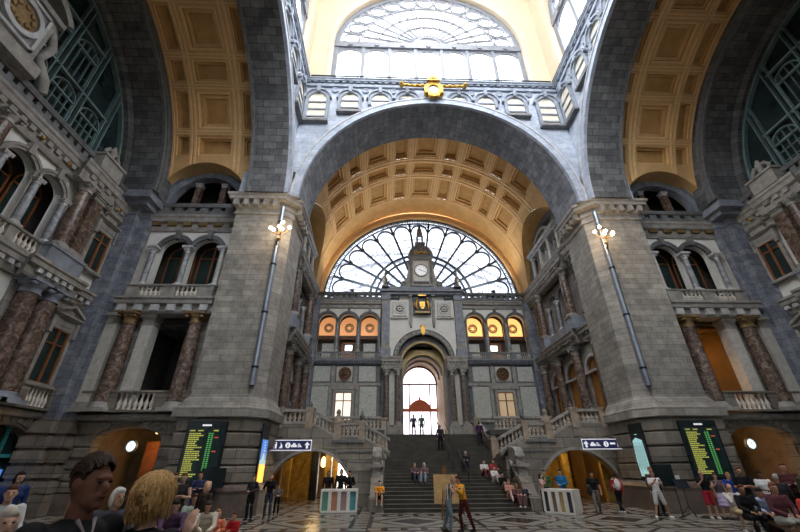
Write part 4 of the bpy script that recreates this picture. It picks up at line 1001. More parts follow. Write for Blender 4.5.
# ================================================================== END WALL
f = fE
for c, s in ((-7.69, 'left'), (7.69, 'right')):
    sg = -1 if c < 0 else 1
    a0, a1 = (-11.7, -4.2) if sg < 0 else (4.2, 11.7)
    b0, b1 = (-11.2, -4.2) if sg < 0 else (4.2, 11.2)
    # lower wall with stone panels
    m = MB(f); m.box(a0, a1, 4.3, 10.9, -.5, 0); struct('wall_end_lower_%s' % s, m, 'dark_trim')
    m = MB(f); m.box(a0, a1, 0, 4.3, -.5, 0); struct('wall_end_foot_%s' % s, m, 'base_stone')
    for i, (p0, p1, z0, z1) in enumerate(((-3.05, -1.45, 9.22, 10.72), (-.85, .7, 9.22, 10.72), (1.3, 2.95, 9.22, 10.72), (-3.2, -1.5, 5.9, 8.8), (1.45, 3.1, 5.9, 8.8))):
        if sg > 0: p0, p1 = -p1, -p0
        w = ('upper outer', 'upper middle', 'upper inner', 'lower outer', 'lower inner')[i]
        m = MB(f); m.box(c + p0, c + p1, z0, z1, 0, .1)
        m.build('marble_panel', 'green_marble' if i != 1 else 'pale_marble', label='%s pale marble wall panel on the %s of the end wall' % (w, s), cat='wall panel', bevel=.05)
    m = MB(f)
    m.box(b0, b1 - .0, 8.85, 9.1, 0, .16); m.box(b0, b1 - .0, 5.6, 5.8, 0, .2)
    for q in (-1.15, 1.0): m.box(c + q * -sg - .16, c + q * -sg + .16, 9.1, 10.8, 0, .14)
    for q in (-1.3, 1.25): m.box(c + q - .14, c + q + .14, 5.8, 8.85, 0, .14)
    m.box(c - 1.3, c + 1.3, 8.5, 8.85, 0, .22); trim(m, 'trim_stone')
    t = thing('roundel', 'gilded round rosette on the %s of the end wall above the window' % s, 'ornament', f(c, 9.97, .1))
    m = MB(f); m.ring(c, 9.97, .48, .62, .1, .26, 0, 360, 24); m.build('rim', 'dark_wood', t)
    m = MB(f); m.disc(c, 9.97, .48, .1, .15, 24); m.build('backing', 'dark_wood', t)
    m = MB(f); m.ell((c, 9.97, .2), (.16, .16, .1), 10, 6)
    for k in range(8): m.ell((c + .3 * cos(k * PI / 4), 9.97 + .3 * sin(k * PI / 4), .17), (.1, .1, .06), 8, 5)
    m.build('rosette', 'dull_gold', t)
    window(f, c, 5.75, 8.25, .78, 'wood', .02, 'trim_stone', None, .1, 1, 'lamp_white_dim' if sg < 0 else 'warm_pane', tr=.68)
    # loggia of three arches
    cornice(f, b0, b1, 10.85, 11.25, .25, .45, .3, 'blue_trim')
    m = MB(f); m.wall(a0, a1, 11.25, 16.75, [(c - 2.17, .87, 15.3, 11.3), (c, .87, 15.3, 11.3), (c + 2.17, .87, 15.3, 11.3)], -.4, 0, 16); struct('wall_end_loggia_%s' % s, m, 'white_plaster')
    names = ('outer', 'middle', 'inner') if sg < 0 else ('inner', 'middle', 'outer')
    for k, w in zip((-1, 0, 1), names):
        x = c + 2.17 * k
        m = MB(f); m.ring(x, 15.3, .87, 1.0, -.1, .12, seg=18); m.ring(x, 15.3, 1.0, 1.14, -.1, .2, seg=18); m.box(x - .14, x + .14, 16.15, 16.78, 0, .34); trim(m, 'dark_trim')
        for q in (-1, 1):
            m = MB(f); m.box(x + q * .98 - .11, x + q * .98 + .11, 12.1, 15.3, -.3, .1); trim(m, 'dark_trim')
        # lit half-round behind the arch
        t = thing('arch_light', 'warm lit half-round panel behind the %s arch of the %s end wall loggia' % (w, s), 'lamp', f(x, 15.2, -1.3))
        m = MB(f); m.disc(x, 15.25, 1.0, -1.35, -1.3, 18, 0, 180); m.box(x - 1, x + 1, 14.2, 15.25, -1.35, -1.3); m.build('lit_panel', 'lamp_loggia' if sg < 0 else 'lamp_loggia_bright', t)
        m = MB(f); m.ring(x, 15.05, .36, .5, -1.3, -1.22, 0, 360, 16)
        for q in range(8): m.ell((x + .26 * cos(q * PI / 4), 15.05 + .26 * sin(q * PI / 4), -1.25), (.13, .13, .05), 6, 4)
        m.build('rosette', 'dull_gold', t)
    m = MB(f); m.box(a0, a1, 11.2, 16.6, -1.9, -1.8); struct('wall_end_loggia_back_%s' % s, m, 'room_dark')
    m = MB(f); m.box(b0, b1, 13.85, 14.2, -1.8, -1.2); trim(m, 'dark_wood')
    m = MB(f); m.box(a0, a1, 16.55, 16.75, -2.0, -.4); m.box(a0, a0 + .3, 11.2, 16.6, -2, -.4); m.box(a1 - .3, a1, 11.2, 16.6, -2, -.4); trim(m, 'room_dark')
    for k, w in ((-1, 'outer' if sg < 0 else 'inner'), (1, 'inner' if sg < 0 else 'outer')):
        m = MB(f); m.box(c + 2.17 * k - .62, c + 2.17 * k + .62, 12.0, 13.5, -1.8, -1.72); m.build('marble_panel', 'green_marble', label='dim marble panel inside the %s arch of the %s end wall loggia' % (w, s), cat='wall panel')
    t = thing('door_%d' % (30 + sg), None, None, f(c, 11.3, -1.7)); t['kind'] = 'structure'
    m = MB(f); m.box(c - .75, c - .6, 11.3, 13.6, -1.8, -1.6); m.box(c + .6, c + .75, 11.3, 13.6, -1.8, -1.6); m.box(c - .75, c + .75, 13.45, 13.6, -1.8, -1.6); m.box(c - .6, c + .6, 11.3, 12.7, -1.78, -1.7); m.build('door_frame', 'wood', t)
    m = MB(f); m.box(c - .36, c + .36, 12.75, 13.3, -1.75, -1.65); m.build('lit_pane', 'screen_white', t)
    for k, w in ((-1.085, 'left'), (1.085, 'right')): column(f, c + k, .15, 12.1, 15.15, .13, 'slim dark column of the %s end wall loggia, %s of the middle arch' % (s, w), 'grey_marble', 'trim_stone')
    t = balustrade(f, b0 + .1, b1 - .1, 11.25, 12.05, .4, [(c - 2.9, c - 1.5, 7), (c - .9, c + .9, 9), (c + 1.5, c + 2.9, 7)], 'grey stone balustrade of the %s end wall loggia' % s, 'dark_trim', 'trim_stone', w=.2)
    cornice(f, b0, b1, 16.75, 17.6, .1, .3, 0, 'trim_stone')
    for k in range(3):
        m = MB(f); m.ell((c + (k - 1) * 2.17, 17.05, .22), (.1, .1, .06), 8, 6); m.build('gilded_boss', 'gold', label='small gilded boss over the %s arch of the %s end wall loggia' % (names[k], s), cat='ornament')
    parapet(f, b0, b1, 17.6, 18.55, .15, .62, 'dark_trim')
    # dark gantry lamp seen against the window
    t = thing('floodlight', 'small black floodlight on the parapet at the %s of the end wall window' % s, 'lamp', f(c + .2, 18.55, .1)); m = MB(f); m.box(c + .05, c + .4, 18.6, 18.95, -.1, .2); m.box(c + .2, c + .25, 18.5, 18.65, 0, .1); m.build('housing', 'black_metal', t); lamp('SPOT', (c * .8, 35.6, 18.8), 550, (1, .86, .66), .5, (rad(165), 0, 0), None, 2.6)  # spot added near the housing to brighten the front vault
for sg in (-1, 1):
    s = SIDE[sg]
    # portal side: giant pier, coupled columns, entablature
    def fm(a, z, n, sg=sg): return (sg * a, 37.0 - n, z)
    m = MB(fm); m.box(2.2, 4.3, 4.3, 11.3, -.6, 0); struct('wall_portal_%s' % s, m, 'dark_trim')
    m = MB(fm); m.box(2.9, 3.4, 5.4, 10.1, 0, .12); m.disc(3.15, 10.1, .25, 0, .12, 12, 0, 180); m.build('niche_panel', 'pale_marble', label='tall pale panel with a round head between the columns %s of the portal' % s, cat='wall panel')
    for a, w in ((2.62, 'inner'), (3.68, 'outer')): column(fm, a, .5, 5.15, 10.35, .27, '%s dark marble column %s of the central portal' % (w, s), 'dark_marble', 'trim_stone')
    m = MB(fm); m.box(2.2, 4.15, 4.3, 5.15, 0, .95); m.box(2.15, 4.2, 5.0, 5.15, 0, 1.0); trim(m, 'trim_stone')
    cornice(fm, 2.15, 4.2, 10.35, 11.5, .75, .25, .3, 'trim_stone')
    m = MB(fm); m.box(3.4, 4.25, 11.5, 18.2, 0, .5); trim(m, 'trim_stone')
    m = MB(fm); m.box(3.3, 4.35, 11.5, 12.4, 0, .62); m.box(3.35, 4.3, 17.6, 18.25, 0, .6); m.box(3.5, 4.12, 13, 17.2, .5, .56); trim(m, 'blue_trim')
    t = thing('relief', 'square carved relief panel %s of the gilded coat of arms' % s, 'ornament', fm(2.35, 16.72, .05))
    m = MB(fm); m.box(1.6, 3.1, 15.9, 17.55, 0, .2); m.ring(2.35, 16.72, .52, .6, .2, .28, 0, 360, 16); m.build('panel', 'pale_marble', t, bevel=.04)
    m = MB(fm)
    for k in range(8): m.ell((2.35 + .32 * cos(k * PI / 4), 16.72 + .32 * sin(k * PI / 4), .24), (.15, .15, .06), 8, 5)
    m.ell((2.35, 16.72, .26), (.12, .12, .08), 8, 5); m.build('leaves', 'trim_stone', t)
    m = MB(fm); m.box(1.05, 1.35, 15.3, 18.3, 0, .35); m.poly([(1.05, 15.3), (1.35, 15.3), (1.28, 14.7), (1.12, 14.7)], 0, .4); m.box(1.0, 1.4, 18.0, 18.25, 0, .6); trim(m, 'trim_stone')
    m = MB(fm); m.box(1.5, 3.3, 15.65, 15.82, 0, .25); trim(m, 'pale_trim')
    t = thing('obelisk_finial', 'dark carved obelisk finial on the attic %s of the clock' % s, 'finial', fm(4.0, 19.3, .1))
    m = MB(fm); m.lathe([(.32, 0), (.32, .3), (.18, .4), (.26, .7), (.3, .95), (.14, 1.25), (.1, 1.4), (.17, 1.6), (.08, 1.85), (.1, 2.0), (.02, 2.6)], 3.95, .1, 8, z=19.25); m.build('shaft', 'dark_trim', t)
    m = MB(fm); m.box(3.5, 4.3, 18.9, 19.3, -.3, .5); m.build('base', 'blue_trim', t)
    # scroll buttress of the clock housing
    m = MB(fm); m.poly([(1.0, 19.2), (2.35, 19.2), (2.3, 19.5), (1.95, 19.75), (1.6, 20.3), (1.45, 21.2), (1.35, 22.3), (1.0, 22.3)], -.1, .35); trim(m, 'trim_stone')
    m = MB(fm); m.ring(1.95, 19.55, .12, .32, -.15, .45, 0, 360, 14); m.ring(1.3, 22.0, .08, .24, -.15, .45, 0, 360, 12); m.box(1.0, 1.25, 19.3, 22.4, .3, .5); trim(m, 'dark_trim')
m = MB(f); m.box(-4.3, 4.3, 12.7, 18.2, -1.6, -1.2); m.box(-4.4, -3.4, 11, 18.2, -.6, 0); m.box(3.4, 4.4, 11, 18.2, -.6, 0); m.box(-4.4, -2.9, 11, 13, -1.6, -.4); m.box(2.9, 4.4, 11, 13, -1.6, -.4); m.wall(-3.45, 3.45, 11.3, 18.2, [(0, 2.95, 11.3, 0)], -.5, 0, 30); struct('wall_portal_top', m, 'white_plaster')
m = MB(f); m.ring(0, 11.3, 2.6, 2.72, -.4, .35, seg=30); m.ring(0, 11.3, 3.0, 3.12, -.1, .35, seg=30); trim(m, 'dark_trim')
voussoirs(f, 0, 11.3, 2.72, 3.0, -.1, .32, 19, 'trim_stone')
m = MB(f); m.ring(0, 11.3, 2.72, 3.0, -.1, .12, seg=30); trim(m, 'dark_trim')
m = MB(f); m.ring(0, 11.0, 2.15, 3.0, -1.2, -.35, seg=30)
for q in (-1, 1): m.box(q * 2.55 - .42, q * 2.55 + .42, 4.3, 11.0, -1.2, -.35)
struct('wall_portal_soffit', m, 'dark_trim')
m = MB(f); m.ring(0, 11.0, 2.15, 2.35, -.4, -.25, seg=30); trim(m, 'portal_tan')
m = MB(f); m.box(-4.4, 4.4, 18.2, 18.45, -.3, .7); m.box(-4.5, 4.5, 18.45, 18.7, -.3, .95); m.box(-4.35, 4.35, 18.7, 19.2, -.3, .5); trim(m, 'blue_trim')
# passage through the portal, glazed door at the end
m = MB(f); m.ring(0, 10.2, 2.0, 2.9, -6.5, -1.2, seg=24)
for q in (-1, 1): m.box(q * 2.5 - .5, q * 2.5 + .5, 4.3, 10.2, -6.5, -1.2)
struct('wall_portal_passage', m, 'portal_tan')
m = MB(f); m.ring(0, 10.2, 1.85, 2.05, -1.9, -1.7, seg=24); m.ring(0, 10.2, 1.85, 2.05, -3.9, -3.7, seg=24); trim(m, 'pale_trim')
t = thing('door_50', None, None, f(0, 4.3, -6.2)); t['kind'] = 'structure'
m = MB(f)
for x in (-1.95, -1.2, 1.1, 1.85): m.box(x, x + .12, 4.3, 10.2, -6.3, -6.15)
m.box(-2, 2, 10.1, 10.25, -6.3, -6.15); m.ring(0, 10.2, 1.85, 2.0, -6.3, -6.15, seg=20); m.box(-.04, .04, 10.2, 12.1, -6.3, -6.2); m.build('door_frame', 'iron_red', t)
m = MB(f); m.box(-1.95, 1.95, 7.3, 7.6, -6.35, -6.05); m.poly([(-1.15, 7.6), (1.15, 7.6), (1.15, 7.9), (.7, 8.3), (.3, 8.5), (-.3, 8.5), (-.7, 8.3), (-1.15, 7.9)], -6.3, -6.1); m.lathe([(.15, 0), (.1, .1), (.12, .2), (.02, .35)], 0, -6.2, 8, z=8.5)
m.build('pediment', 'wood_red', t)
m = MB(f); m.box(-1.9, 1.9, 4.3, 10.2, -6.38, -6.34); m.disc(0, 10.2, 1.9, -6.38, -6.34, 20, 0, 180); m.build('pane', 'door_glass', t)
# clock housing, dome, gilded ornament, bird-like finial figure
t = thing('clock_tower', 'grey stone clock housing with a rounded top on the end wall attic', 'clock tower', f(0, 19.2, 0))
m = MB(f); m.box(-1.1, 1.1, 19.2, 22.6, -.2, .45); m.box(-1.2, 1.2, 19.2, 19.5, -.25, .6); m.build('body', 'trim_stone', t)
m = MB(f); m.box(-.85, .85, 19.8, 22.3, .45, .55); m.build('clock_panel', 'pale_marble', t)
m = MB(f); m.prof(-1.3, 1.3, [(-.3, 22.5), (.6, 22.5), (.8, 22.7), (.8, 22.9), (-.3, 22.9)]); m.disc(0, 22.9, 1.2, -.2, .6, 20, 0, 180); m.ring(0, 22.9, 1.15, 1.4, -.2, .75, 0, 180, 20); m.box(-.5, .5, 24.1, 24.7, -.15, .5); m.box(-.6, .6, 24.6, 24.8, -.2, .6); m.build('pediment', 'dark_trim', t)
m = MB(f); m.ell((0, 23.35, .65), (.28, .28, .15), 10, 7)
for q in (-1, 1):
    for k in range(3): m.ell((q * (.35 + .18 * k), 23.3 + .08 * k - .25 * (k == 2), .68), (.2, .2 - .03 * k, .1), 8, 6)
m.ell((0, 23.8, .65), (.14, .2, .1), 8, 6); m.build('gilded_ornament', 'gold', t, label='gilded lion mask with wings')
m = MB(f); m.box(-.8, .8, 19.55, 19.75, .45, .7); m.build('sill', 'dark_trim', t)
clock(f, 0, 21.09, .56, .68, 'large white round clock on the end wall clock tower', 'clock_white', 'trim_stone', 150, 340)
t = thing('statue', 'small dark statue standing on top of the clock tower', 'statue', f(0, 24.8, .1))
m = MB(f)
for q in (-1, 1): m.box(q * .3 - .1, q * .3 + .1, 24.8, 25.7, -.1, .3)
m.ring(0, 25.7, .2, .4, -.1, .3, 0, 180, 10); m.build('pedestal', 'dark_trim', t)
m = MB(f); m.lathe([(.38, 0), (.36, .3), (.28, .6), (.3, .8), (.14, .95), (.16, 1.1), (.12, 1.25), (.02, 1.4)], 0, .1, 10, z=26.0); m.build('figure', 'dark_trim', t)
# gilded coat of arms under the clock
t = thing('coat_of_arms', 'gilded crowned coat of arms with lions below the big clock', 'emblem', f(0, 16.2, .4))
m = MB(f); m.box(-.95, .95, 16.1, 18.3, .05, .3); m.build('backing', 'black_metal', t)
m = MB(f); m.poly([(-.28, 17.4), (.28, 17.4), (.28, 16.95), (.15, 16.65), (0, 16.55), (-.15, 16.65), (-.28, 16.95)], .4, .55); m.ring(0, 17.02, .1, .2, .55, .62, 0, 360, 14); m.build('shield', 'gold', t)
m = MB(f)
for q in (-1, 1):
    m.tube([(q * .55, 16.5, .5), (q * .68, 16.9, .5), (q * .6, 17.3, .5), (q * .5, 17.6, .52)], [.08, .15, .13, .1], 8); m.ell((q * .52, 17.75, .52), (.13, .13, .12), 8, 6)
    m.tube([(q * .6, 17.3, .55), (q * .4, 17.25, .62)], [.06, .05], 6); m.tube([(q * .62, 16.7, .55), (q * .4, 16.5, .6)], [.07, .05], 6); m.tube([(q * .7, 16.8, .45), (q * .85, 17.1, .45), (q * .75, 17.4, .45)], [.04, .04, .02], 6)
m.build('lions', 'gold', t)
m = MB(f); m.ring(0, 18.2, .22, .34, .4, .65, 0, 180, 12); m.ring(0, 18.2, .0, .06, .4, .65, 0, 180, 8, rz=5); m.box(-.42, .42, 18.02, 18.16, .35, .68)
for k in range(5): m.ell(((k - 2) * .2, 18.55 + .12 * (2 - abs(k - 2)) - .1, .5), (.08, .12, .08), 8, 5)
m.ell((0, 18.95, .5), (.1, .12, .1), 8, 5); m.build('crown', 'gold', t)
m = MB(f); m.box(-.75, .75, 16.1, 16.3, .3, .65); m.build('scroll_base', 'dull_gold', t)
m = MB(f); m.poly([(-.2, 14.7), (.2, 14.7), (.26, 14.1), (0, 13.7), (-.26, 14.1)], .3, .5); m.ell((0, 14.75, .4), (.3, .14, .12), 8, 6); m.build('keystone_shield', 'gold', label='small gilded shield on the keystone of the central portal arch', cat='emblem')
# gilded emblem on the lantern cornice
t = thing('cornice_emblem', 'gilded shield and garland emblem high on the lantern cornice', 'emblem', (0, 20.3, 31))
fl = lambda a, z, n: (a * .85, 20.5 - n * .85, 29.75 + (z - 31.0) * .85)
m = MB(fl); m.ring(0, 31.0, .55, .95, 0, .3, 0, 360, 20, rz=1.15); m.ring(0, 32.2, .35, .6, .1, .4, 0, 180, 14); m.box(-.62, .62, 32.02, 32.2, .05, .5); m.ell((0, 32.85, .3), (.14, .2, .12), 8, 6); m.ell((-.35, 32.65, .3), (.12, .16, .1), 8, 6); m.ell((.35, 32.65, .3), (.12, .16, .1), 8, 6); m.build('frame', 'gold', t)
m = MB(fl); m.disc(0, 31.0, .58, .05, .15, 16); m.build('shield', 'pale_marble', t)
m = MB(fl)
for q in (-1, 1):
    m.tube([(q * .7, 31.5, .2), (q * 1.5, 31.45, .2), (q * 2.3, 31.5, .2), (q * 3.0, 31.6, .2)], [.12, .14, .12, .16], 8)
    for k in range(4): m.ell((q * (1.1 + .5 * k), 31.42, .3), (.17, .16, .12), 8, 5)
    m.ell((q * 3.15, 31.6, .2), (.22, .42, .2), 10, 6)
    m.ell((q * .75, 30.3, .2), (.25, .35, .2), 8, 6); m.ell((q * .3, 29.95, .2), (.25, .25, .2), 8, 6)
m.build('garland', 'gold', t)
# ---------------- great fan window over the end wall
zc, R = 17.75, 10.62
m = MB(f); m.wall(-12, 12, 17.6, 30.2, [(0, R, zc, 0)], -.6, -.1, 60); struct('wall_end_tympanum', m, 'vault_tan')
m = MB(f); m.ring(0, zc, R - .02, R + .18, -.3, .25, seg=64); m.ring(0, zc, R + .55, R + .85, -.3, .12, seg=64); trim(m, 'vault_mould')
m = MB(f); m.ring(0, zc, R + .18, R + .55, -.3, 0.02, seg=64); trim(m, 'vault_mould')
WIN[0] += 1
t = thing('window_%d' % WIN[0], None, None, f(0, 18, -.5)); t['kind'] = 'structure'
m = MB(f); n0, n1 = -.2, .0
m.ring(0, zc, R - .15, R, n0, n1, seg=64); m.ring(0, zc, R - .62, R - .52, n0, n1, seg=64)
for k in range(150):
    q = rad(2 + 176 * k / 149)
    if k % 1 == 0: m.bar(((R - .55) * cos(q), zc + (R - .55) * sin(q), n0 + .03), ((R - .1) * cos(q), zc + (R - .1) * sin(q), n0 + .03), .1 if k % 3 == 0 else .055, .1)
m.ring(0, zc, 5.5, 5.75, n0, n1, seg=48); m.ring(0, zc, 4.9, 5.1, n0, n1, seg=48); m.ring(0, zc, 2.4, 2.55, n0, n1, seg=30)
A0, A1, NL = 3, 177, 13
for i in range(NL + 1):
    q = rad(A0 + (A1 - A0) * i / NL)
    m.bar((2.4 * cos(q), zc + 2.4 * sin(q), n0 - .02), ((R - .55) * cos(q), zc + (R - .55) * sin(q), n0 - .02), .22, .26)
    if i < NL:
        q2 = rad(A0 + (A1 - A0) * (i + .5) / NL); hw = (R - 1.9) * rad((A1 - A0) / NL) / 2 - .12
        cx, cz_ = (R - 1.75) * cos(q2), zc + (R - 1.75) * sin(q2); d = math.degrees(q2)
        m.ring(cx, cz_, hw - .06, hw + .1, n0, n1, d - 90, d + 90, 12)
        m.bar((5.7 * cos(q2), zc + 5.7 * sin(q2), n0 + .05), (cx - .0, cz_, n0 + .05), .03, .06)
        for rr in (6.8, 7.8): m.ring(0, zc, rr, rr + .04, n0 + .05, n1 - .05, math.degrees(q), math.degrees(q) + (A1 - A0) / NL, 3)
        for rr in (3.4, 4.2): m.ring(0, zc, rr, rr + .05, n0 + .05, n1 - .05, math.degrees(q), math.degrees(q) + (A1 - A0) / NL, 3)
m.build('window_frame', 'dark_iron', t)
m = MB(f); m.disc(0, zc, R, n0 - .08, n0 - .04, 60, 0, 180); m.build('pane', 'shed_glass', t)
# train shed arches beyond the glass
for i, y in enumerate((50, 62, 74)):
    m = MB(fY(y)); m.ring(0, 6, 30, 30.5, 0, .4, 20, 160, 40); m.ring(0, 6, 31.8, 32.2, 0, .4, 20, 160, 40)
    for k in range(0): q = 0; q3 = 0; m.bar((30.3 * cos(q), 6 + 30.3 * sin(q), .1), (32 * cos(q3), 6 + 32 * sin(q3), .1), .2, .2)
    t = thing('shed_truss', 'curved steel roof truss of the train shed beyond the end window, %s of three' % ('nearest', 'middle', 'farthest')[i], 'roof truss', (0, y, 38)); m.build('truss', 'shed_steel', t)

# ================================================================== STAIRS
t = thing('staircase', 'wide dark stone staircase rising to the central portal', 'staircase', (0, 22, 0))
RISE, TREAD = 4.3 / 26, 11 / 26
for i in range(26):
    y0 = 22 + i * TREAD; m = MB(); z0 = i * RISE
    m.box(-3.7, 3.7, 0 if i == 25 else max(0, z0 - .2), z0 + RISE, y0, y0 + TREAD + (.2 if i < 25 else .6)); m.box(-3.7, 3.7, z0 + RISE - .05, z0 + RISE, y0 - .04, y0)
    m.build('step', 'step_stone', t)
m = MB(); m.f = lambda a, z, n: (a, n, z)
m.box(-11.6, -3.75, 4.0, 4.3, 28.6, 36.9); m.box(3.75, 11.6, 4.0, 4.3, 28.6, 36.9); m.box(-3.75, 3.75, 4.0, 4.29, 33.0, 36.9); m.box(-11.2, -8.4, 4.0, 4.3, 25.6, 28.6); m.box(8.4, 11.2, 4.0, 4.3, 25.6, 28.6); m.box(-3, 3, 4.0, 4.3, 36, 44); struct('floor_landing', m, 'step_stone')
def slope(x):
    x = abs(x)
    if x > 8.4: return 4.42
    if x > 6.75: return 3.6 + (x - 6.75) / 1.65 * .82
    if x > 5.1: return 3.6
    return 2.72 + (x - 3.4) / 1.7 * .88
for sd in (-1, 1):
    s = SIDE[sd]; fw = lambda a, z, n, sd=sd: (sd * a, 25.5 - n, z)
    m = MB(fw); m.wall(3.9, 11.4, 0, 2.9, [(8.15, 2.65, 0, 0, 1.09)], -.6, 0, 24); m.box(11.2, 11.5, 0, 3, -.6, 0)
    m.poly([(3.4, 2.72), (5.1, 3.6), (6.75, 3.6), (8.4, 4.42), (11.4, 4.42), (11.4, 2.9), (3.9, 2.9), (3.4, 2.5)], -.6, 0); struct('wall_stair_%s' % s, m, 'base_stone')
    m = MB(fw); m.ring(8.15, 0, 2.65, 2.8, -.1, .08, seg=30, rz=1.09); trim(m, 'trim_stone')
    m = MB(fw)
    for z in (.6, 1.15, 1.7, 2.25): m.box(3.9, 5.1 if z < 1.5 else 5.5 + (z - 1.5) * .6, z, z + .05, 0, .02)
    m.box(5.1, 7.0, 3.35, 3.5, 0, .12); m.box(3.9, 6.6, 2.8, 2.87, 0, .05); trim(m, 'dark_trim')
    # sloped and level coping, balusters, posts
    t = thing('balustrade', 'stone balustrade stepping down along the %s side stair' % s, 'balustrade', fw(6, 3.6, 0))
    segs = [(3.5, 5.0, 6), (5.35, 6.45, 4), (6.95, 8.3, 5), (8.75, 10.2, 5)]
    m = MB(fw)
    for a, b in ((3.4, 5.1), (5.1, 6.75), (6.75, 8.4), (8.4, 10.4)):
        za, zb = slope(a), slope(b)
        m.poly([(a, za + .72), (b, zb + .72), (b, zb + .88), (a, za + .88)], -.42, -.02); m.poly([(a, za + .02), (b, zb + .02), (b, zb + .16), (a, za + .16)], -.4, -.05)
    m.build('handrail', 'trim_stone', t)
    for a, w in ((5.18, .34), (6.7, .42), (8.5, .45), (10.35, .3)):
        m = MB(fw); z0 = slope(a) - .25; m.box(a - w / 2, a + w / 2, z0, slope(a) + .95, -.48, .06); m.box(a - w / 2 - .05, a + w / 2 + .05, slope(a) + .85, slope(a) + .97, -.53, .11); m.build('pedestal', 'warm_stone', t)
    for a, b, k in segs: balusters(t, fw, a, b, .14, .74, -.22, k, 'stair_baluster', zf=slope)
    m = MB(fw); m.lathe([(.3, 0), (.3, .08), (.22, .2), (.1, .45), (.14, .5), (.16, .6), (.1, .7), (.02, .78)], 6.7, -.22, 8, z=4.55); m.build('pyramid_cap', 'warm_stone', t)
    for a, w in ((8.5, 'upper corner post'), (9.9, 'landing'), ): urn(fw, a, -.22, slope(a) + .9, .55, 'small dark stone urn on the %s side stair balustrade, %s' % (s, w), 'dark_trim')
    urn(fw, 5.18, -.22, slope(5.18) + .95, .75, 'dark stone urn on the %s side stair balustrade, lower post' % s, 'dark_trim')
    # second balustrade of the side flight behind
    t = thing('balustrade', 'stone balustrade on the inner edge of the %s landing behind the side stair' % s, 'balustrade', (sd * 6, 28.7, 4.3))
    fb = lambda a, z, n, sd=sd: (sd * a, 28.7 - n, z)
    m = MB(fb); m.box(4.0, 8.3, 5.05, 5.2, -.15, .15); m.box(4.0, 8.3, 4.3, 4.42, -.15, .15); m.build('handrail', 'trim_stone', t)
    balusters(t, fb, 4.1, 8.2, 4.42, 5.05, 0, 15, 'stair_baluster')
    # side flight steps
    t = thing('side_stairs', 'flight of stone steps climbing behind the %s side balustrade' % s, 'staircase', (sd * 6, 27, 2.7))
    for i in range(10):
        a = 3.8 + i * .46; m = MB(lambda a, z, n: (sd * a, n, z)); m.box(a, a + .47, 2.4 + i * .17, 2.72 + i * .17, 26.1, 28.6); m.build('step', 'step_stone', t)
    m = MB(lambda a, z, n: (sd * a, n, z)); m.box(3.7, 4.0, 0, 3.9, 28.4, 33.0); m.box(3.7, 4.0, 0, 2.55, 25.5, 28.4); struct('wall_stair_flank_%s' % s, m, 'base_stone')
    # flank balustrade of the upper central flight
    t = thing('balustrade', 'sloping stone balustrade flanking the upper central stair on the %s' % s, 'balustrade', (sd * 3.85, 30.5, 3.5))
    fs_ = lambda a, z, n, sd=sd: (sd * (3.85 - n), a, z)
    m = MB(fs_)
    zz = lambda y: (y - 22) / 11 * 4.3 + .15
    m.poly([(28.4, zz(28.4) + .75), (33, zz(33) + .75), (33, zz(33) + .9), (28.4, zz(28.4) + .9)], -.17, .17); m.poly([(28.4, zz(28.4)), (33, zz(33)), (33, zz(33) + .14), (28.4, zz(28.4) + .14)], -.15, .15)
    m.build('handrail', 'trim_stone', t)
    balusters(t, fs_, 28.8, 32.8, .14, .76, 0, 10, 'stair_baluster', zf=zz)
    for y in (28.4, 33.1):
        m = MB(fs_); m.box(y - .24, y + .24, zz(y) - .3, zz(y) + 1.05, -.25, .25); m.box(y - .3, y + .3, zz(y) + .95, zz(y) + 1.08, -.31, .31); m.build('newel', 'warm_stone', t)
    # newel with urn and scroll at the foot of the stair
    fq = lambda a, z, n, sd=sd: (sd * a, n, z)
    t = thing('newel_pedestal', 'carved stone newel pedestal with scroll at the %s foot of the staircase' % s, 'pedestal', (sd * 4.15, 24.2, 0))
    m = MB(fq); m.box(3.72, 4.6, 0, .55, 23.6, 25.4); m.box(3.8, 4.5, .55, 1.35, 23.8, 25.4); m.build('base', 'base_stone', t)
    m = MB(fq); m.box(3.78, 4.52, 1.35, 1.5, 23.75, 24.6); m.box(3.9, 4.4, 1.5, 2.0, 23.9, 24.5); m.box(3.76, 4.54, 2.0, 2.15, 23.72, 24.65); m.build('post', 'trim_stone', t)
    m = MB(lambda a, z, n, sd=sd: (sd * n, a, z)); m.poly([(24.5, 3.0), (25.6, 3.1), (25.6, 2.3), (24.9, 2.25), (24.5, 2.2), (24.3, 2.5), (24.1, 2.15), (24.05, 2.55), (24.2, 2.85)], 3.9, 4.4); m.build('scroll', 'trim_stone', t)
    m = MB(fq); m.lathe([(.2, 0), (.2, .05), (.1, .12), (.28, .3), (.32, .45), (.2, .55), (.22, .6), (.1, .7), (.02, .82)], 4.15, 24.2, 12, z=2.15); m.build('urn', 'trim_stone', t)
    m = MB(lambda a, z, n, sd=sd: (sd * n, a, z)); m.poly([(22.3, 0), (23.8, 0), (23.8, 1.5), (23.5, 1.3), (23.1, .8), (22.7, .6), (22.35, .55)], 3.8, 4.45); m.build('ramp_block', 'base_stone', t)
    m = MB(fq); m.tube([(3.9, 2.3, 25.3), (3.9, 1.9, 24.7), (3.9, 1.5, 24.1), (3.92, .95, 23.4), (3.96, .6, 22.9)], [.1, .13, .14, .13, .18], 10); m.build('curved_rail', 'trim_stone', t)
    # ---------- passage under the landing
    m = MB(fq); m.box(6.7, 11.3, 3.15, 3.25, 26.1, 28.6); m.box(4.7, 11.3, 3.15, 3.25, 28.6, 36.5); struct('ceiling_passage_%s' % s, m, 'room_warm')
    m = MB(fq); m.box(4.7, 4.8, 0, 2.55, 26.1, 28.6); m.box(4.7, 4.8, 0, 3.15, 28.6, 36.5); struct('wall_passage_inner_%s' % s, m, 'room_warm')
    m = MB(fq); m.box(11.2, 11.3, 0, 3.2, 26.1, 36.5); struct('wall_passage_outer_%s' % s, m, 'room_warm')
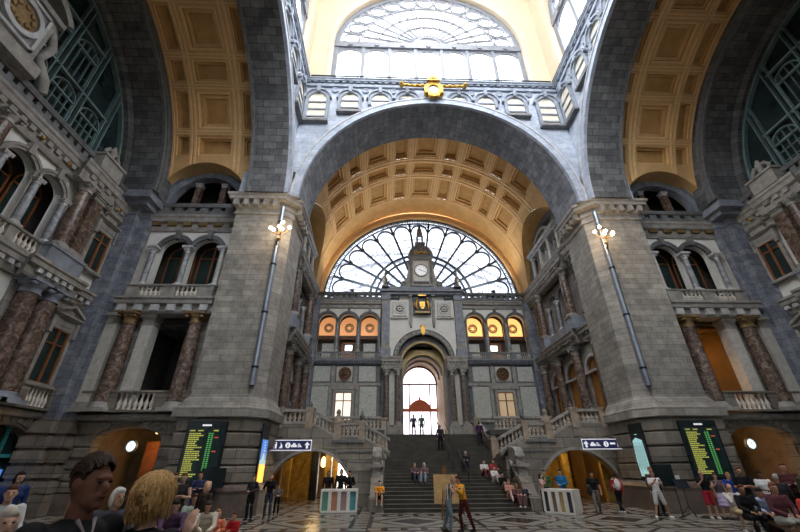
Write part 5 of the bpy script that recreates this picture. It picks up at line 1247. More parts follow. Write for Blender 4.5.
    m = MB(fq); m.box(4.8, 11.2, 0, 3.2, 36.0, 36.4); struct('wall_passage_%s' % s, m, 'room_warm')
    for k, (x, y) in enumerate(((6.2, 29.5), (9.0, 29.5), (6.2, 33.5), (9.0, 33.5))):
        column(fq, x if sd > 0 else x + 1.4, y, 0, 3.15, .22, 'square passage pillar under the %s landing, %s %s' % (s, 'front' if k < 2 else 'back', 'inner' if k % 2 == 0 else 'outer'), 'yellow_marble', 'dull_gold', square=True, name='pillar', cat='pillar')
    lamp('POINT', (sd * 8.2, 28.0, 2.7), 45, (1, .66, .28), .2)
    lamp('POINT', (sd * 7.0, 31.5, 2.7), 70, (1, .66, .28), .2)
m = MB(); m.box(-11.1, -8.9, 0, 3.1, 31.0, 31.1); m.build('partition_panel', 'yellow_marble', label='golden marble partition inside the left passage', cat='partition')
m = MB(); m.box(-9.0, -8.5, 0, 3.1, 30.6, 31.2); m.build('partition_post', 'black_metal', label='black post beside the golden partition in the left passage', cat='post')
t = thing('shop', 'bright lit shop at the end of the left passage', 'shop', (-7.2, 35.5, 0))
m = MB(); m.box(-7.9, -6.0, .3, 2.7, 35.6, 35.7); m.build('lit_window', 'lamp_white', t)
m = MB(); m.box(-8.0, -7.88, 0, 2.9, 35.4, 35.6); m.box(-6.05, -5.93, 0, 2.9, 35.4, 35.6); m.box(-8.0, -5.93, 2.7, 2.9, 35.4, 35.6); m.build('frame', 'dark_wood', t)
t = thing('wall_lamp', 'green yellow glowing wall lamp in the left passage', 'lamp', (-8.15, 30.4, 2.2))
m = MB(); m.lathe([(.05, 0), (.16, .1), (.18, .35), (.12, .6), (.03, .7)], -8.1, 30.3, 10, z=2.0); m.build('shade', 'lamp_amber', t)
m = MB()
for k in range(4): m.box(10.3, 10.9, .0 + k * .75, .73 + k * .75, 27.0, 27.3)
m.build('block_pier', 'yellow_marble', label='yellow banded pier at the right side of the right passage', cat='pillar')
m = MB(); m.box(4.9, 6.2, 0, 2.5, 27.0, 27.1); m.build('dark_doorway', 'black_board', label='black doorway panel at the inner side of the right passage', cat='door')
m = MB(); m.box(6.9, 10.2, 0, 3.1, 31.0, 31.2); m.build('partition_panel', 'yellow_marble', label='golden marble partition inside the right passage', cat='partition')
# metal handrails on the central stair
t = thing('stair_handrail', 'thin dark metal double handrail running down the central stair', 'handrail', (.8, 27, 1))
m = MB(lambda a, z, n: (n, a, z))
for x in (.55, 1.15):
    m.tube([(24.4, 1.7, x), (33.2, 5.2, x)], .035, 6)
    for k in range(6):
        y = 24.6 + k * 1.65; m.tube([(y, (y - 22) / 11 * 4.3 + .05, x), (y, (y - 22) / 11 * 3.98 + .75, x)], .025, 6)
m.build('rails', 'black_metal', t)
# ================================================================== FIXTURES
WD = MB
def W(): return MB(lambda a, z, n: (a, n, z))     # world builder: box(x0,x1,z0,z1,y0,y1)
for sd in (-1, 1):
    s = SIDE[sd]; fq = lambda a, z, n, sd=sd: (sd * a, n, z)
    # long metal pole up the pier corner
    t = thing('metal_pole', 'long grey metal pole fixed up the corner of the %s pier' % s, 'pole', (sd * 10.85, 20.95, 5.85))
    m = MB(fq); m.tube([(10.86, 5.9, 20.88), (10.86, 17.7, 20.88)], .16, 12); m.build('pole', 'pole_metal', t)
    m = MB(fq); m.tube([(10.86, 5.86, 20.88), (10.86, 5.9, 20.88)], .13, 12); m.build('open_end', 'book_black', t)
    for k in range(4):
        z = 6.8 + k * 3.2; m = MB(fq); m.tube([(10.86, z, 20.88), (10.86, z + .12, 20.88)], .19, 12); m.box(10.8, 10.92, z, z + .12, 20.9, 21.1); m.build('bracket', 'black_metal', t)
    # branched lamp
    t = thing('wall_chandelier', 'branched brass chandelier of glowing bulbs high on the %s pier' % s, 'chandelier', (sd * 10.6, 20.4, 15.6))
    cx, cy, cz = 10.62, 20.35, 15.55
    m = MB(fq); m.tube([(10.9, 14.6, 21.0), (10.75, 14.7, 20.5), (10.62, 15.0, 20.35), (10.62, 15.9, 20.35)], .06, 8); m.lathe([(.02, 0), (.14, .1), (.06, .25), (.02, .3)], cx, cy, 8, z=14.75); m.build('stem', 'dull_gold', t)
    for k, (dx, dy, dz) in enumerate(((-.6, -.1, .1), (.6, -.1, .05), (-.25, -.45, -.25), (.28, -.45, -.3), (-.05, .1, .65), (0, -.3, .05))):
        m = MB(fq); m.tube([(cx, cz - .4, cy), (cx + dx * .6, cz - .3 + dz * .3, cy + dy * .6), (cx + dx, cz + dz - .15, cy + dy)], .03, 6); a = m.build('arm', 'dull_gold', t)
        m = MB(fq); m.ell((cx + dx, cz + dz, cy + dy), (.11, .11, .11), 10, 8); m.build('bulb', 'bulb', a)
    lamp('POINT', (sd * 10.3, 19.9, 15.4), 110, (1, .68, .38), .5)
    # departures board on the pier face
    t = thing('departure_board', 'black departures board with yellow and green rows on the %s pier' % s, 'information board', (sd * 12.55, 20.55, 1.3))
    fb = fP(sd)
    m = MB(fb); m.box(11.6, 13.55, 1.35, 4.08, .3, .5); m.build('housing', 'black_board', t, bevel=.02)
    m = MB(fb); m.box(11.7, 13.45, 1.5, 3.75, .5, .51); m.build('screen', 'board_screen', t)
    fl = lambda a, z, n, sd=sd: (sd * 12.575 + (a - 12.575), 21 - n, z)
    rnd = random.Random(5)
    m = MB(fl); my = MB(fl); mg = MB(fl); mr = MB(fl)
    m.box(12.35, 12.8, 3.85, 3.93, .5, .515)
    for x in (11.8, 12.2, 12.95): my.box(x, x + .25, 3.62, 3.67, .51, .518)
    for k in range(22):
        z = 3.48 - k * .088; L = rnd.uniform(.3, .75)
        x = 11.8
        while x < 11.8 + L: w_ = rnd.uniform(.05, .14); my.box(x, x + w_, z, z + .05, .51, .518); x += w_ + .025
        mg.box(12.75, 12.83, z, z + .05, .51, .518); mg.box(12.88, 12.97, z, z + .05, .51, .518)
        if k in (2, 9): mr.box(13.05, 13.25, z, z + .05, .51, .518)
    m.build('title_text', 'sign_white', t); my.build('text_rows', 'led_yellow', t); mg.build('track_rows', 'led_green', t); mr.build('delay_text', 'led_red', t)
    # tall lit advertising panel on the pier reveal
    t = thing('advertising_panel', ('tall lit poster panel fading from blue to orange on the left pier side' if sd < 0 else 'tall lit cyan poster panel of a draped white figure on the right pier side'), 'poster', (sd * 10.0, 22.5, 1.4))
    fr = lambda a, z, n, sd=sd: (sd * (10.3 - .12 - n * .45), a - .72, z)
    m = MB(fr); m.box(22.0, 23.2, 1.2, 4.05, .2, .42); m.build('frame', 'black_board', t, bevel=.02)
    if sd < 0:
        m = MB(fr); m.box(22.1, 23.1, 2.35, 3.3, .45, .46); m.build('blue_picture', 'screen_blue', t)
        m = MB(fr); m.box(22.1, 23.1, 1.35, 2.15, .45, .46); m.build('orange_picture', 'screen_orange', t)
        m = MB(fr); m.box(22.1, 23.1, 2.15, 2.35, .45, .46); m.poly([(22.3, 2.35), (22.9, 2.35), (22.75, 2.6), (22.6, 2.7), (22.45, 2.6)], .46, .47); m.build('pale_picture', 'screen_cyan', t)
        m = MB(fr)
        for k in range(4): m.box(22.5, 22.75, 2.75 + k * .13, 2.82 + k * .13, .46, .47)
        m.build('picture_text', 'screen_cyan', t)
    else:
        m = MB(fr); m.poly([(22.15, 1.5), (23.05, 1.5), (23.1, 2.2), (23.05, 3.2), (22.7, 3.35), (22.2, 3.2), (22.15, 2.2)], .45, .46); m.build('figure_picture', 'screen_cyan', t)
        m = MB(fr); m.ell((22.6, 3.5, .47), (.1, .13, .02), 8, 6); m.build('figure_head', 'screen_cyan', t)
        m = MB(fr)
        for k in range(9): m.box(22.25 + k * .09, 22.28 + k * .09, 1.7 + .1 * (k % 3), 3.1 - .15 * (k % 2), .46, .465)
        m.build('figure_folds', 'teal_paint', t)
        m = MB(fr)
        for k in range(7): m.box(22.2 + k * .12, 22.28 + k * .12, 1.58, 1.64, .46, .47)
        m.build('caption', 'led_yellow', t)
    # hanging direction sign
    t = thing('direction_sign', 'dark blue direction sign with white pictograms over the %s passage' % s, 'sign', (sd * 9.2, 24.3, 3.1))
    x0, x1 = (-10.35, -7.95) if sd < 0 else (7.95, 10.35)
    ft = lambda a, z, n: (a, 24.2 - n, z)
    m = MB(ft); m.box(x0, x1, 2.86, 3.42, 0, .12); m.build('panel', 'sign_blue', t)
    m = MB(ft); m.box(x0, x1, 3.38, 3.42, .12, .13); m.box(x0, x1, 2.86, 2.9, .12, .13); m.box(x0, x0 + .04, 2.86, 3.42, .12, .13); m.box(x1 - .04, x1, 2.86, 3.42, .12, .13); m.build('white_border', 'sign_white', t)
    z0 = 3.14
    def arrow(m, x): m.poly([(x - .16, z0), (x, z0 + .18), (x + .16, z0), (x + .06, z0 + .01), (x + .06, z0 - .17), (x - .06, z0 - .17), (x - .06, z0 + .01)], .12, .14)
    def person_icon(m, x): m.disc(x, z0 + .13, .04, .12, .14, 8); m.box(x - .045, x + .045, z0 - .16, z0 + .08, .12, .14)
    def info(m, x): m.disc(x, z0, .15, .12, .135, 16)
    def car(m, x): m.poly([(x - .16, z0 - .1), (x + .16, z0 - .1), (x + .16, z0), (x + .1, z0 + .02), (x + .06, z0 + .11), (x - .06, z0 + .11), (x - .1, z0 + .02), (x - .16, z0)], .12, .14)
    def bars(m, x):
        for k in range(3): m.box(x - .14, x + .1 - .05 * k, z0 - .1 + k * .07, z0 - .06 + k * .07, .12, .14)
    m = MB(ft)
    if sd < 0: person_icon(m, -10.12); person_icon(m, -9.98); m.poly([(-9.8, z0 - .15), (-9.6, z0 - .15), (-9.62, z0), (-9.74, z0 + .16), (-9.7, z0)], .12, .14); info(m, -9.3); car(m, -8.95); bars(m, -8.6); arrow(m, -8.2)
    else: arrow(m, 8.2); car(m, 8.6); bars(m, 8.95); info(m, 9.4); m.box(9.65, 9.95, z0 - .02, z0 + .08, .12, .14); person_icon(m, 10.12)
    m.build('pictograms', 'sign_white', t)
    m = MB(ft)
    if sd < 0: m.box(-9.32, -9.28, z0 - .1, z0 + .04, .135, .145); m.disc(-9.3, z0 + .09, .025, .135, .145, 8)
    else: m.box(9.38, 9.42, z0 - .1, z0 + .04, .135, .145); m.disc(9.4, z0 + .09, .025, .135, .145, 8)
    m.build('info_letter', 'sign_blue', t)
    for x in (x0 + .3, x1 - .3): m = MB(ft); m.tube([(x, 3.42, .06), (x, 3.6, -.6), (x, 3.62, -1.3)], .025, 6); m.build('hanger', 'black_metal', t)
# black flat screen under the left board, cabinets
t = thing('monitor', 'black flat monitor on a box below the left departures board', 'screen', (-11.6, 20.2, 0))
m = W(); m.box(-12.2, -11.1, 1.2, 2.0, 20.1, 20.22); m.build('screen', 'black_board', t)
m = W(); m.box(-11.8, -11.5, 0, 1.2, 20.12, 20.3); m.build('stand', 'black_metal', t)
t = thing('monitor', 'black notice board on a stand behind the man in white shorts', 'board', (9.35, 19.5, 0))
m = W(); m.box(8.9, 9.75, 1.15, 2.05, 19.45, 19.55); m.build('panel', 'black_board', t)
for x in (9.0, 9.65): m = W(); m.tube([(x, 0, 19.5), (x, 1.2, 19.5)], .025, 6); m.build('leg', 'black_metal', t)
m = W(); m.box(9.75, 9.95, 1.2, 1.6, 19.4, 19.42); m.build('white_leaflet', 'white_paint', t)
t = thing('music_stand', 'thin black tripod stand on the floor left of the man in red shorts', 'stand', (9.6, 18.9, 0))
m = W(); m.tube([(9.6, .3, 18.9), (9.6, 1.25, 18.9)], .02, 6); m.build('pole', 'black_metal', t)
for k in range(3): q = k * 2 * PI / 3 + .4; m = W(); m.tube([(9.6, .45, 18.9), (9.6 + .4 * cos(q), .01, 18.9 + .4 * sin(q))], .016, 6); m.build('leg', 'black_metal', t)
m = W(); m.add([(9.3, 1.1, 18.8), (9.9, 1.1, 18.8), (9.9, 1.45, 19.0), (9.3, 1.45, 19.0), (9.3, 1.1, 18.82), (9.9, 1.1, 18.82), (9.9, 1.45, 19.02), (9.3, 1.45, 19.02)], [(0, 1, 2, 3), (4, 5, 6, 7), (0, 1, 5, 4), (2, 3, 7, 6), (0, 3, 7, 4), (1, 2, 6, 5)]); m.build('desk', 'black_metal', t)
# white counters
def counter(x0, x1, y0, y1, label, cols, rot=0, px=0, py=0):
    t = thing('counter', label, 'counter', (px, py, 0))
    h = 1.02
    m = MB(lambda a, z, n: (px + a, py + n, z)); m.box(x0, x1, h - .1, h, y0, y1); m.build('worktop', 'white_paint', t)
    m = MB(lambda a, z, n: (px + a, py + n, z)); m.box(x0 + .03, x1 - .03, 0.02, .1, y0 + .03, y1 - .03); m.build('base', 'white_paint', t)
    k = len(cols); w = (x1 - x0) / k
    for i in range(k + 1):
        a = x0 + w * i; m = MB(lambda a, z, n: (px + a, py + n, z)); m.box(max(x0, a - .08), min(x1, a + .08), .1, h - .1, y0, y0 + .12); m.build('upright', 'white_paint', t)
    for i, c in enumerate(cols): m = MB(lambda a, z, n: (px + a, py + n, z)); m.box(x0 + w * i + .08, x0 + w * (i + 1) - .08, .1, h - .1, y0 + .08, y0 + .1); m.build('picture_panel', c, t)
    for a in (x0, x1 - .06): m = MB(lambda a_, z, n: (px + a_, py + n, z)); m.box(a, a + .06, .1, h - .1, y0 + .12, y1); m.build('side_panel', 'white_paint', t)
    t.rotation_euler = (0, 0, rot); return t
for n, c in (('panel_green', (.12, .28, .2)), ('panel_rust', (.42, .2, .12)), ('panel_mauve', (.3, .2, .2)), ('panel_teal', (.08, .25, .27)), ('panel_brown', (.2, .13, .09)), ('panel_ochre', (.45, .3, .12)), ('panel_dark', (.04, .04, .04))): plain(n, c)
counter(-.93, .93, -.3, .4, 'low white counter with four coloured picture panels under the left arch', ['panel_green', 'panel_rust', 'panel_mauve', 'panel_teal'], 0, -5.98, 22.5)
counter(-.75, .75, -.45, .45, 'low white counter with dark and brown panels turned sideways under the right arch', ['panel_dark', 'panel_brown', 'panel_ochre', 'panel_dark'], rad(-46), 4.85, 20.9)
# easel with a plain board
t = thing('easel', 'brown wooden easel standing before the staircase', 'easel', (-1.15, 19.2, 0))
for a, b in (((-1.2, 0, 19.0), (-1.0, 2.05, 19.3)), ((-.75, 0, 19.0), (-.95, 2.05, 19.3)), ((-1.1, 0, 19.9), (-1.05, 1.9, 19.35))): m = W(); m.tube([a, b], .035, 4); m.build('leg', 'wood', t)
m = W(); m.box(-1.25, -.7, .53, .6, 18.98, 19.12); m.build('ledge', 'wood', t)
m = W(); m.box(-1.5, -.42, .6, 1.7, 19.14, 19.18); m.build('drawing_board', 'pale_wood', label='large plain tan drawing board leaning on the wooden easel', cat='board')
# vault uplights and the back fill window, added for brightness, are built above
# ================================================================== PEOPLE
def skin_ball(m, p, r): m.ell((p[0], p[1], p[2]), (r[0], r[1], r[2]) if isinstance(r, (tuple, list)) else (r, r, r), 12, 8)
class PB(MB):
    def __init__(s): super().__init__(lambda x, y, z: (x, y, z)); s.world = False
    def ball(s, p, r, rot=None):
        r = (r, r, r) if isinstance(r, (int, float)) else r; vs = []; fs = []; seg, rings = 12, 8
        for j in range(rings + 1):
            ph = PI * j / rings
            for i in range(seg):
                q = 2 * PI * i / seg; v = Vector((r[0] * sin(ph) * cos(q), r[1] * sin(ph) * sin(q), r[2] * cos(ph)))
                if rot is not None: v = rot @ v
                vs.append(tuple(Vector(p) + v))
        for j in range(rings):
            for i in range(seg): fs.append((j * seg + i, j * seg + (i + 1) % seg, (j + 1) * seg + (i + 1) % seg, (j + 1) * seg + i))
        s.add(vs, fs, True)
    def limb(s, pts, rs, fl=1.0):
        P = [Vector(p) for p in pts]
        Q = []; R = []
        for i in range(len(P) - 1):
            for k in range(3): f_ = k / 3; Q.append(P[i].lerp(P[i + 1], f_)); R.append(rs[i] * (1 - f_) + rs[i + 1] * f_)
        Q.append(P[-1]); R.append(rs[-1])
        s.tube([tuple(q) for q in Q], R, 10)
        for p, r in zip(P, rs): s.ball(p, r * .99)
def remesh(pb, name, vox, smooth=2):
    me = pb.mesh(name); o = bpy.data.objects.new('tmp', me); COL.objects.link(o)
    r = o.modifiers.new('r', 'REMESH'); r.mode = 'VOXEL'; r.voxel_size = vox; r.use_smooth_shade = True
    if smooth: c = o.modifiers.new('s', 'SMOOTH'); c.iterations = smooth; c.factor = .5
    dg = bpy.context.evaluated_depsgraph_get(); dg.update()
    out = bpy.data.meshes.new_from_object(o.evaluated_get(dg)); out.name = name
    bpy.data.objects.remove(o); bpy.data.meshes.remove(me)
    return out
def mid(a, b, f_=.5): return tuple(a[i] * (1 - f_) + b[i] * f_ for i in range(3))
# poses: joints for a 1.70 m figure facing -Y; L is +X
def pose(kind):
    J = dict(pel=(0, 0, .92), chest=(0, 0, 1.25), neck=(0, 0, 1.43), head=(0, -.015, 1.58), yaw=0, tilt=0)
    J['hip'] = [(-.09, 0, .88), (.09, 0, .88)]; J['knee'] = [(-.11, -.02, .49), (.11, -.02, .49)]; J['ank'] = [(-.12, .02, .09), (.12, .02, .09)]
    J['sh'] = [(-.19, 0, 1.37), (.19, 0, 1.37)]; J['elb'] = [(-.25, .02, 1.1), (.25, .02, 1.1)]; J['wr'] = [(-.25, -.08, .87), (.25, -.08, .87)]; J['hd'] = [(0, -.15, -1), (0, -.15, -1)]
    J['toe'] = [(-.03, -1, 0), (.03, -1, 0)]
    if kind == 'hands_front': J['elb'] = [(-.27, .0, 1.12), (.27, .0, 1.12)]; J['wr'] = [(-.07, -.22, 1.08), (.06, -.23, 1.05)]; J['hd'] = [(.8, -.5, 0), (-.8, -.5, 0)]
    if kind == 'camera': J['elb'] = [(-.24, -.14, 1.16), (.24, -.14, 1.16)]; J['wr'] = [(-.08, -.24, 1.42), (.08, -.24, 1.42)]; J['hd'] = [(.3, -.3, 1), (-.3, -.3, 1)]
    if kind == 'folded': J['elb'] = [(-.26, -.05, 1.13), (.26, -.05, 1.13)]; J['wr'] = [(.04, -.19, 1.17), (-.04, -.17, 1.14)]; J['hd'] = [(1, 0, .1), (-1, 0, .1)]
    if kind == 'one_up': J['elb'] = [(-.25, -.08, 1.15), (.25, .02, 1.1)]; J['wr'] = [(-.1, -.22, 1.35), (.25, -.08, .87)]; J['hd'] = [(.2, -.2, 1), (0, -.15, -1)]
    if kind == 'walk': J['knee'] = [(-.1, -.14, .52), (.1, .0, .48)]; J['ank'] = [(-.11, -.22, .1), (.11, .26, .13)]; J['elb'] = [(-.25, .08, 1.12), (.25, -.06, 1.1)]; J['wr'] = [(-.25, .02, .88), (.24, -.22, .92)]
    if kind == 'wide': J['knee'] = [(-.17, -.03, .49), (.17, -.03, .49)]; J['ank'] = [(-.26, .02, .09), (.26, .02, .09)]; J['elb'] = [(-.25, -.08, 1.14), (.25, -.08, 1.14)]; J['wr'] = [(-.1, -.25, 1.28), (.12, -.25, 1.26)]; J['hd'] = [(.4, -.3, .8), (-.4, -.3, .8)]; J['toe'] = [(-.4, -1, 0), (.4, -1, 0)]
    if kind == 'reach':   # leaning forward, both arms on the partner
        J['chest'] = (0, -.08, 1.23); J['neck'] = (0, -.15, 1.4); J['head'] = (0, -.2, 1.55); J['sh'] = [(-.19, -.12, 1.35), (.19, -.12, 1.35)]
        J['elb'] = [(-.27, -.28, 1.15), (.27, -.26, 1.15)]; J['wr'] = [(-.17, -.42, 1.3), (.17, -.4, 1.28)]; J['hd'] = [(.2, -1, 0), (-.2, -1, 0)]
        J['knee'] = [(-.12, -.12, .5), (.12, .1, .5)]; J['ank'] = [(-.14, -.05, .09), (.14, .25, .11)]
    if kind.startswith('sit'):
        J['pel'] = (0, 0, .55); J['chest'] = (0, -.04, .88); J['neck'] = (0, -.07, 1.06); J['head'] = (0, -.1, 1.21)
        J['hip'] = [(-.09, 0, .53), (.09, 0, .53)]; J['knee'] = [(-.13, -.44, .53), (.13, -.44, .53)]; J['ank'] = [(-.13, -.4, .09), (.13, -.43, .09)]
        J['sh'] = [(-.19, -.06, 1.0), (.19, -.06, 1.0)]; J['elb'] = [(-.24, -.14, .76), (.24, -.14, .76)]; J['wr'] = [(-.1, -.36, .67), (.1, -.36, .67)]; J['hd'] = [(.4, -.9, -.2), (-.4, -.9, -.2)]
    if kind == 'sit_lean':
        J['chest'] = (0, -.16, .83); J['neck'] = (0, -.27, .97); J['head'] = (0, -.34, 1.1); J['sh'] = [(-.19, -.24, .92), (.19, -.24, .92)]
        J['elb'] = [(-.2, -.4, .72), (.2, -.4, .72)]; J['wr'] = [(-.07, -.58, .66), (.07, -.58, .64)]; J['hd'] = [(.5, -.6, -.5), (-.5, -.6, -.5)]; J['tilt'] = .25
    if kind == 'sit_chin': J['wr'] = [(-.05, -.22, 1.06), (.1, -.36, .67)]; J['elb'] = [(-.17, -.3, .8), (.24, -.14, .76)]; J['hd'] = [(0, -.1, 1), (-.4, -.9, -.2)]
    if kind == 'sit_low':
        J['pel'] = (0, 0, .12); J['hip'] = [(-.09, 0, .1), (.09, 0, .1)]; J['knee'] = [(-.12, -.42, .36), (.13, -.4, .34)]; J['ank'] = [(-.12, -.62, -.06), (.13, -.58, -.08)]
        for k in ('chest', 'neck', 'head'): J[k] = (J[k][0], J[k][1], J[k][2] - .43)
        for k in ('sh', 'elb', 'wr'): J[k] = [(x, y, z - .43) for x, y, z in J[k]]
        J['wr'] = [(-.12, -.38, .42), (.12, -.36, .40)]; J['elb'] = [(-.23, -.16, .36), (.23, -.14, .35)]
    return J
def hand(m, w, d, sd, k=1.0):
    d = Vector(d).normalized(); w = Vector(w)
    side = d.cross(Vector((0, 0, 1)) if abs(d.z) < .8 else Vector((0, 1, 0))).normalized(); up = side.cross(d)
    side = side * sd
    pc = w + d * .045 * k; rot = Matrix((side, d, up)).transposed()
    m.ball(pc, (.036 * k, .048 * k, .018 * k), rot)
    for i, (o, L) in enumerate(((-.026, .062), (-.009, .074), (.009, .07), (.026, .055))):
        b = w + d * .075 * k + side * o * k; c = b + d * L * .5 * k - up * .006; e = c + (d * .75 - up * .6).normalized() * L * .5 * k
        m.tube([tuple(b), tuple(c), tuple(e)], [.0095 * k, .0088 * k, .007 * k], 6); m.ball(tuple(e), .0072 * k)
    b = w + d * .03 * k - side * .03 * k; c = b + (d * .6 - side * .8).normalized() * .032 * k; e = c + (d * .95 - up * .3).normalized() * .028 * k
    m.tube([tuple(b), tuple(c), tuple(e)], [.013 * k, .011 * k, .008 * k], 6); m.ball(tuple(e), .008 * k)
def rotv(v, c, yaw, tilt):
    R_ = Matrix.Rotation(yaw, 3, 'Z') @ Matrix.Rotation(tilt, 3, 'X'); return tuple(R_ @ (Vector(v)) + Vector(c))
PARTS = {}
def figure(kind, hair='short', legs='long', sleeve='long', vox=.017, hyaw=0):
    key = (kind, hair, legs, sleeve, hyaw)
    if key in PARTS: return PARTS[key]
    J = pose(kind); J['yaw'] += hyaw; H = J['head']; hr = lambda v: rotv(v, H, J['yaw'], J['tilt'])
    HR = Matrix.Rotation(J['yaw'], 3, 'Z') @ Matrix.Rotation(J['tilt'], 3, 'X')
    out = {}
    b = PB()
    b.ball(H, (.073, .09, .112), HR); b.ball(hr((0, -.03, -.06)), (.055, .06, .06), HR); b.ball(hr((0, -.095, -.018)), (.014, .022, .026), HR); b.ball(hr((0, -.08, -.055)), (.028, .016, .016), HR); b.ball(hr((0, -.07, -.095)), (.028, .022, .02), HR)
    b.ball(hr((0, -.078, .025)), (.05, .014, .014), HR)
    for q in (-1, 1): b.ball(hr((q * .074, .008, -.005)), (.012, .022, .032), HR)
    b.limb([mid(J['neck'], J['chest'], .1), mid(J['neck'], H, .55)], [.058, .05])
    def torso(m, g):
        for (c, r) in ((J['pel'], (.155, .105, .11)), (mid(J['pel'], J['chest'], .35), (.135, .095, .12)), (mid(J['pel'], J['chest'], .7), (.15, .105, .13)), (J['chest'], (.175, .12, .13)), (mid(J['chest'], J['neck'], .55), (.165, .095, .08))): m.ball(c, tuple(x + g for x in r))
    torso(b, -.01)
    for i, q in ((0, -1), (1, 1)):
        b.limb([J['sh'][i], J['elb'][i], J['wr'][i]], [.052, .038, .026]); hand(b, J['wr'][i], J['hd'][i], q, 1.12)
        b.limb([J['hip'][i], J['knee'][i], J['ank'][i]], [.082, .053, .036])
        t = Vector(J['toe'][i]).normalized(); a = Vector(J['ank'][i]); b.limb([tuple(a + Vector((0, .02, -.045))), tuple(a + t * .13 + Vector((0, 0, -.06)))], [.036, .028])
    out['body'] = remesh(b, 'body', vox * .72, 1)
    m = PB(); torso(m, .012)
    for i in (0, 1):
        if sleeve == 'long': m.limb([J['sh'][i], J['elb'][i], mid(J['elb'][i], J['wr'][i], .93)], [.07, .053, .042])
        elif sleeve == 'short': m.limb([J['sh'][i], mid(J['sh'][i], J['elb'][i], .6)], [.072, .062])
        else: m.ball(J['sh'][i], .06)
    out['shirt'] = remesh(m, 'shirt', vox, 1)
    m = PB(); m.ball(J['pel'], (.168, .118, .115))
    if legs == 'skirt':
        kn = mid(J['knee'][0], J['knee'][1]); m.ball(mid(J['pel'], kn, .3), (.19, .15, .16)); m.ball(mid(J['pel'], kn, .65), (.2, .17, .16)); m.ball(mid(J['pel'], kn, .95), (.21, .19, .1))
    else:
        for i in (0, 1):
            if legs == 'long': m.limb([J['hip'][i], J['knee'][i], mid(J['knee'][i], J['ank'][i], .93)], [.102, .071, .06])
            else: m.limb([J['hip'][i], mid(J['hip'][i], J['knee'][i], .93)], [.105, .085])
    out['trousers'] = remesh(m, 'trousers', vox, 1)
    m = PB()
    for i in (0, 1):
        t = Vector(J['toe'][i]).normalized(); a = Vector(J['ank'][i]); m.limb([tuple(a + Vector((0, .03, -.05))), tuple(a + t * .07 + Vector((0, 0, -.052))), tuple(a + t * .15 + Vector((0, 0, -.06)))], [.045, .043, .034])
    out['shoes'] = remesh(m, 'shoes', vox * .8, 1)
    m = PB()
    if hair not in ('bald', 'none'):
        m.ball(hr((0, .022, .028)), (.082, .088, .1), HR); m.ball(hr((0, -.035, .075)), (.062, .055, .045), HR)
        if hair in ('long', 'bob'):
            for q in (-1, 1): m.ball(hr((q * .062, .025, -.03)), (.032, .06, .1), HR)
            m.ball(hr((0, .06, -.06)), (.07, .045, .1), HR)
            if hair == 'long': m.ball(hr((0, .07, -.15)), (.075, .04, .12), HR)
        if hair == 'cap': m.ball(hr((0, -.1, .06)), (.06, .05, .012), HR)
    if hair == 'none': m.ball(hr((0, .02, .03)), (.07, .07, .07), HR)
    if hair == 'bald':
        m.ball(hr((0, .06, -.02)), (.06, .045, .04), HR)
    out['hair'] = remesh(m, 'hair', vox * .75, 0)
    m = PB()
    for q in (-1, 1): m.ball(hr((q * .03, -.083, .008)), (.012, .008, .007), HR)
    out['eyes'] = m.mesh('eyes')
    m = PB(); m.ball(hr((0, -.093, -.056)), (.022, .008, .006), HR); out['mouth'] = m.mesh('mouth')
    for k, me in out.items():
        me.materials.append(None)
    PARTS[key] = out; return out
CLOTH = {}
def cm(c, rough=.8):
    k = tuple(round(x, 3) for x in c)
    if k not in CLOTH: CLOTH[k] = plain('cloth_%d' % len(CLOTH), k, rough, 0, .12, 9, .15)
    return CLOTH[k]
SKINS = [(.42, .22, .14), (.48, .27, .18), (.34, .18, .12), (.52, .32, .23), (.17, .075, .05)]
def person(label, x, y, z, rz, kind, top, bottom, hair='short', hc=(.03, .02, .015), legs='long', sleeve='long', sk=0, s=1.0, shoes=(.03, .03, .03), group=None, hyaw=0, vox=.017):
    t = thing('person', label, 'person', (x, y, z), group); t.rotation_euler = (0, 0, rad(rz)); t.scale = (s, s, s)
    fg = figure(kind, hair, legs, sleeve, vox, hyaw)
    skm = cm(SKINS[sk], .6)
    for k, me in fg.items():
        o = bpy.data.objects.new(k, me); COL.objects.link(o); o.parent = t
        o.material_slots[0].link = 'OBJECT'
        o.material_slots[0].material = {'body': skm, 'shirt': cm(top), 'trousers': cm(bottom), 'shoes': cm(shoes), 'hair': cm(hc), 'eyes': cm((.02, .015, .012)), 'mouth': cm(tuple(x * .6 for x in SKINS[sk]))}[k]
        if k == 'trousers' and legs == 'skirt': o.name = 'skirt'
    return t
BK = (.012, .012, .014); NV = (.03, .035, .08); JE = (.10, .15, .22); KH = (.42, .36, .25); WH = (.72, .70, .68); GY = (.2, .2, .21); RD = (.40, .03, .03); BR = (.10, .05, .03)
BL = (.55, .36, .14); WHh = (.62, .60, .56); DKh = (.025, .018, .012); BRh = (.10, .05, .025); GN = (.42, .42, .25)
